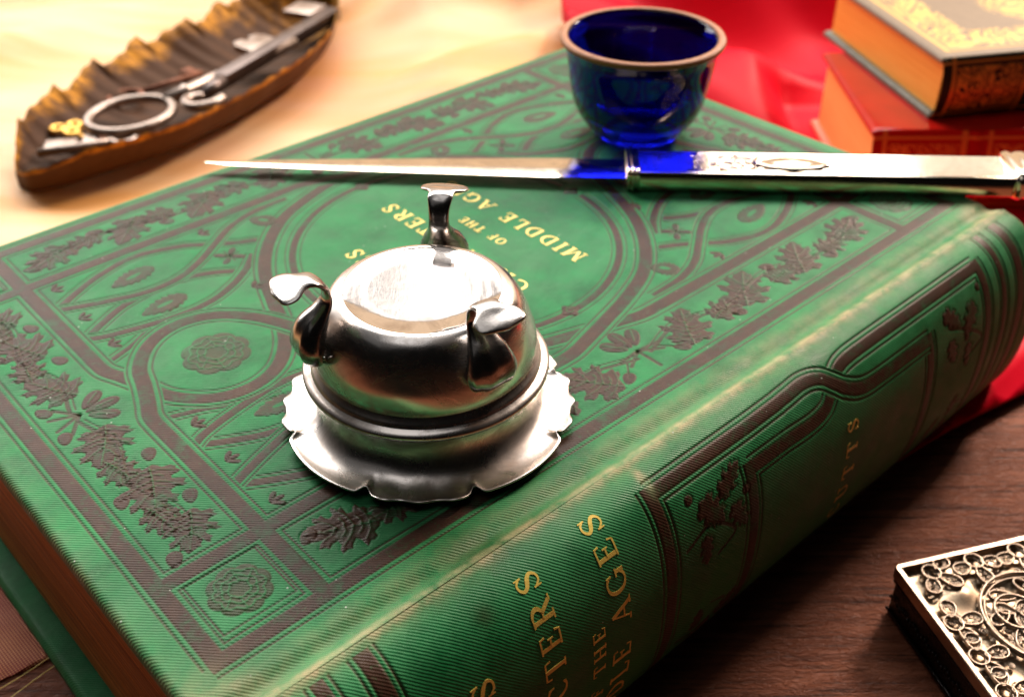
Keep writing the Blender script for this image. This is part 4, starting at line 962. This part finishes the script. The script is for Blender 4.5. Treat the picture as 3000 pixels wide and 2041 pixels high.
def trefoil(c, ang, r=1.85):
    wire(circ(c, r), 0.30, True); wire(circ(c, r*0.72), 0.16, True, 11.9)
    for da in (-1.25, 0.0, 1.25):
        A = ang+da; s0 = (c[0]+r*1.0*math.cos(A), c[1]+r*1.0*math.sin(A)); L = 3.3 if da else 3.9
        tip = (s0[0]+L*math.cos(A), s0[1]+L*math.sin(A)); wire(tear(s0, tip, 1.75), 0.26, True); scrolls(s0, A, L, 1.5)
for k in range(5):
    q = 3.4+10.3*k
    for c, A in (((6.6, -3.6), -0.78),) if k == 0 else (((q+3.0, -3.2), -PI/2), ((3.4, -(q*0.80+3.0)-2.2), 0.0), ((S_-3.4, -(q*0.80+3.0)-2.2), PI), ((q+1.0, -S_+3.4), PI/2)):
        if c[0] < S_-4 or A == PI: trefoil(c, A)
mc = (20.5, -19.5)
wire([(mc[0]+11.3*math.cos(q)*0.98, mc[1]+11.3*math.sin(q)) for q in np.linspace(0, 2*PI, 64, endpoint=False)], 0.40, True, 12.5)
wire([(mc[0]+10.3*math.cos(q), mc[1]+10.3*math.sin(q)) for q in np.linspace(0, 2*PI, 64, endpoint=False)], 0.22, True, 12.3)
wire(circ((mc[0]-3.6, mc[1]+2.4), 4.2), 0.36, True, 12.5); wire(circ((mc[0]+4.6, mc[1]-1.0), 4.2), 0.36, True, 12.5)
for q in range(8):
    A = q*PI/4+0.3; s0 = (mc[0]+6.2*math.cos(A), mc[1]+6.2*math.sin(A)); e_ = (mc[0]+9.4*math.cos(A+0.35), mc[1]+9.4*math.sin(A+0.35))
    wire(tear(s0, e_, 1.5), 0.26, True); scrolls(s0, A+0.3, 3.4, 1.3)
for q in range(3):
    A = q*2*PI/3+0.4; c = (mc[0]-3.6, mc[1]+2.4); s0 = (c[0]+0.4*math.cos(A), c[1]+0.4*math.sin(A)); wire(tear(s0, (c[0]+3.6*math.cos(A), c[1]+3.6*math.sin(A)), 1.5), 0.26, True); scrolls(s0, A, 3.0, 1.2)
for (cx_, cy_, A) in ((13, -31, 0.3), (22, -33.5, 0.9), (32.5, -29, 2.2), (34, -12, -1.8), (36, -21, 2.8)): trefoil((cx_, cy_), A)
for _ in range(150):
    px_, py_ = 2.5+rng.random()*43, -2.5-rng.random()*43; r_ = 0.45+0.5*rng.random(); ph = rng.random()*6; sg = 1 if rng.random() < .5 else -1
    wire([(px_+r_*(1-q/18*0.85)*math.cos(sg*q*0.7+ph), py_+r_*(1-q/18*0.85)*math.sin(sg*q*0.7+ph)) for q in range(18)], 0.13, z=11.75, bb=small)
b.build('filigree_wire', M_FILI, FB); small.build('filigree_coils', M_FILI, FB)
b = B()      # beaded wire down the visible side
for k in range(46):
    y = -1.5-k*1.0; b.tube(circ3 if False else [(0.55, y-0.42, 4.2+0.5*math.sin(k*1.7)), (0.45, y, 5.2+0.5*math.sin(k*1.7)), (0.55, y+0.42, 4.2+0.5*math.sin(k*1.7))], 0.22, 6)
b.tube([(0.5, -1, 9.3), (0.5, -S_+1, 9.3)], 0.35, 8); b.tube([(0.5, -1, 1.0), (0.5, -S_+1, 1.0)], 0.35, 8)
b.build('side_wire', M_BLACKMETAL, FB)

# loose threads from the cloth hem
for i, P in enumerate(([(-92, 140, .5), (-100, 131, .9), (-112, 122, .6), (-122, 112, .4)], [(-88, 141, .5), (-96, 130, 1.3), (-106, 118, .5)])):
    b = B(); b.tube(catmull(P, 10).tolist(), 0.09, 6); o = b.build('loose_thread', M_GOLDLEAF)
    tag(o, ('longer' if i == 0 else 'shorter')+' glittering thread come loose from the gold cloth hem onto the wood', 'thread', 'loose threads at the hem')
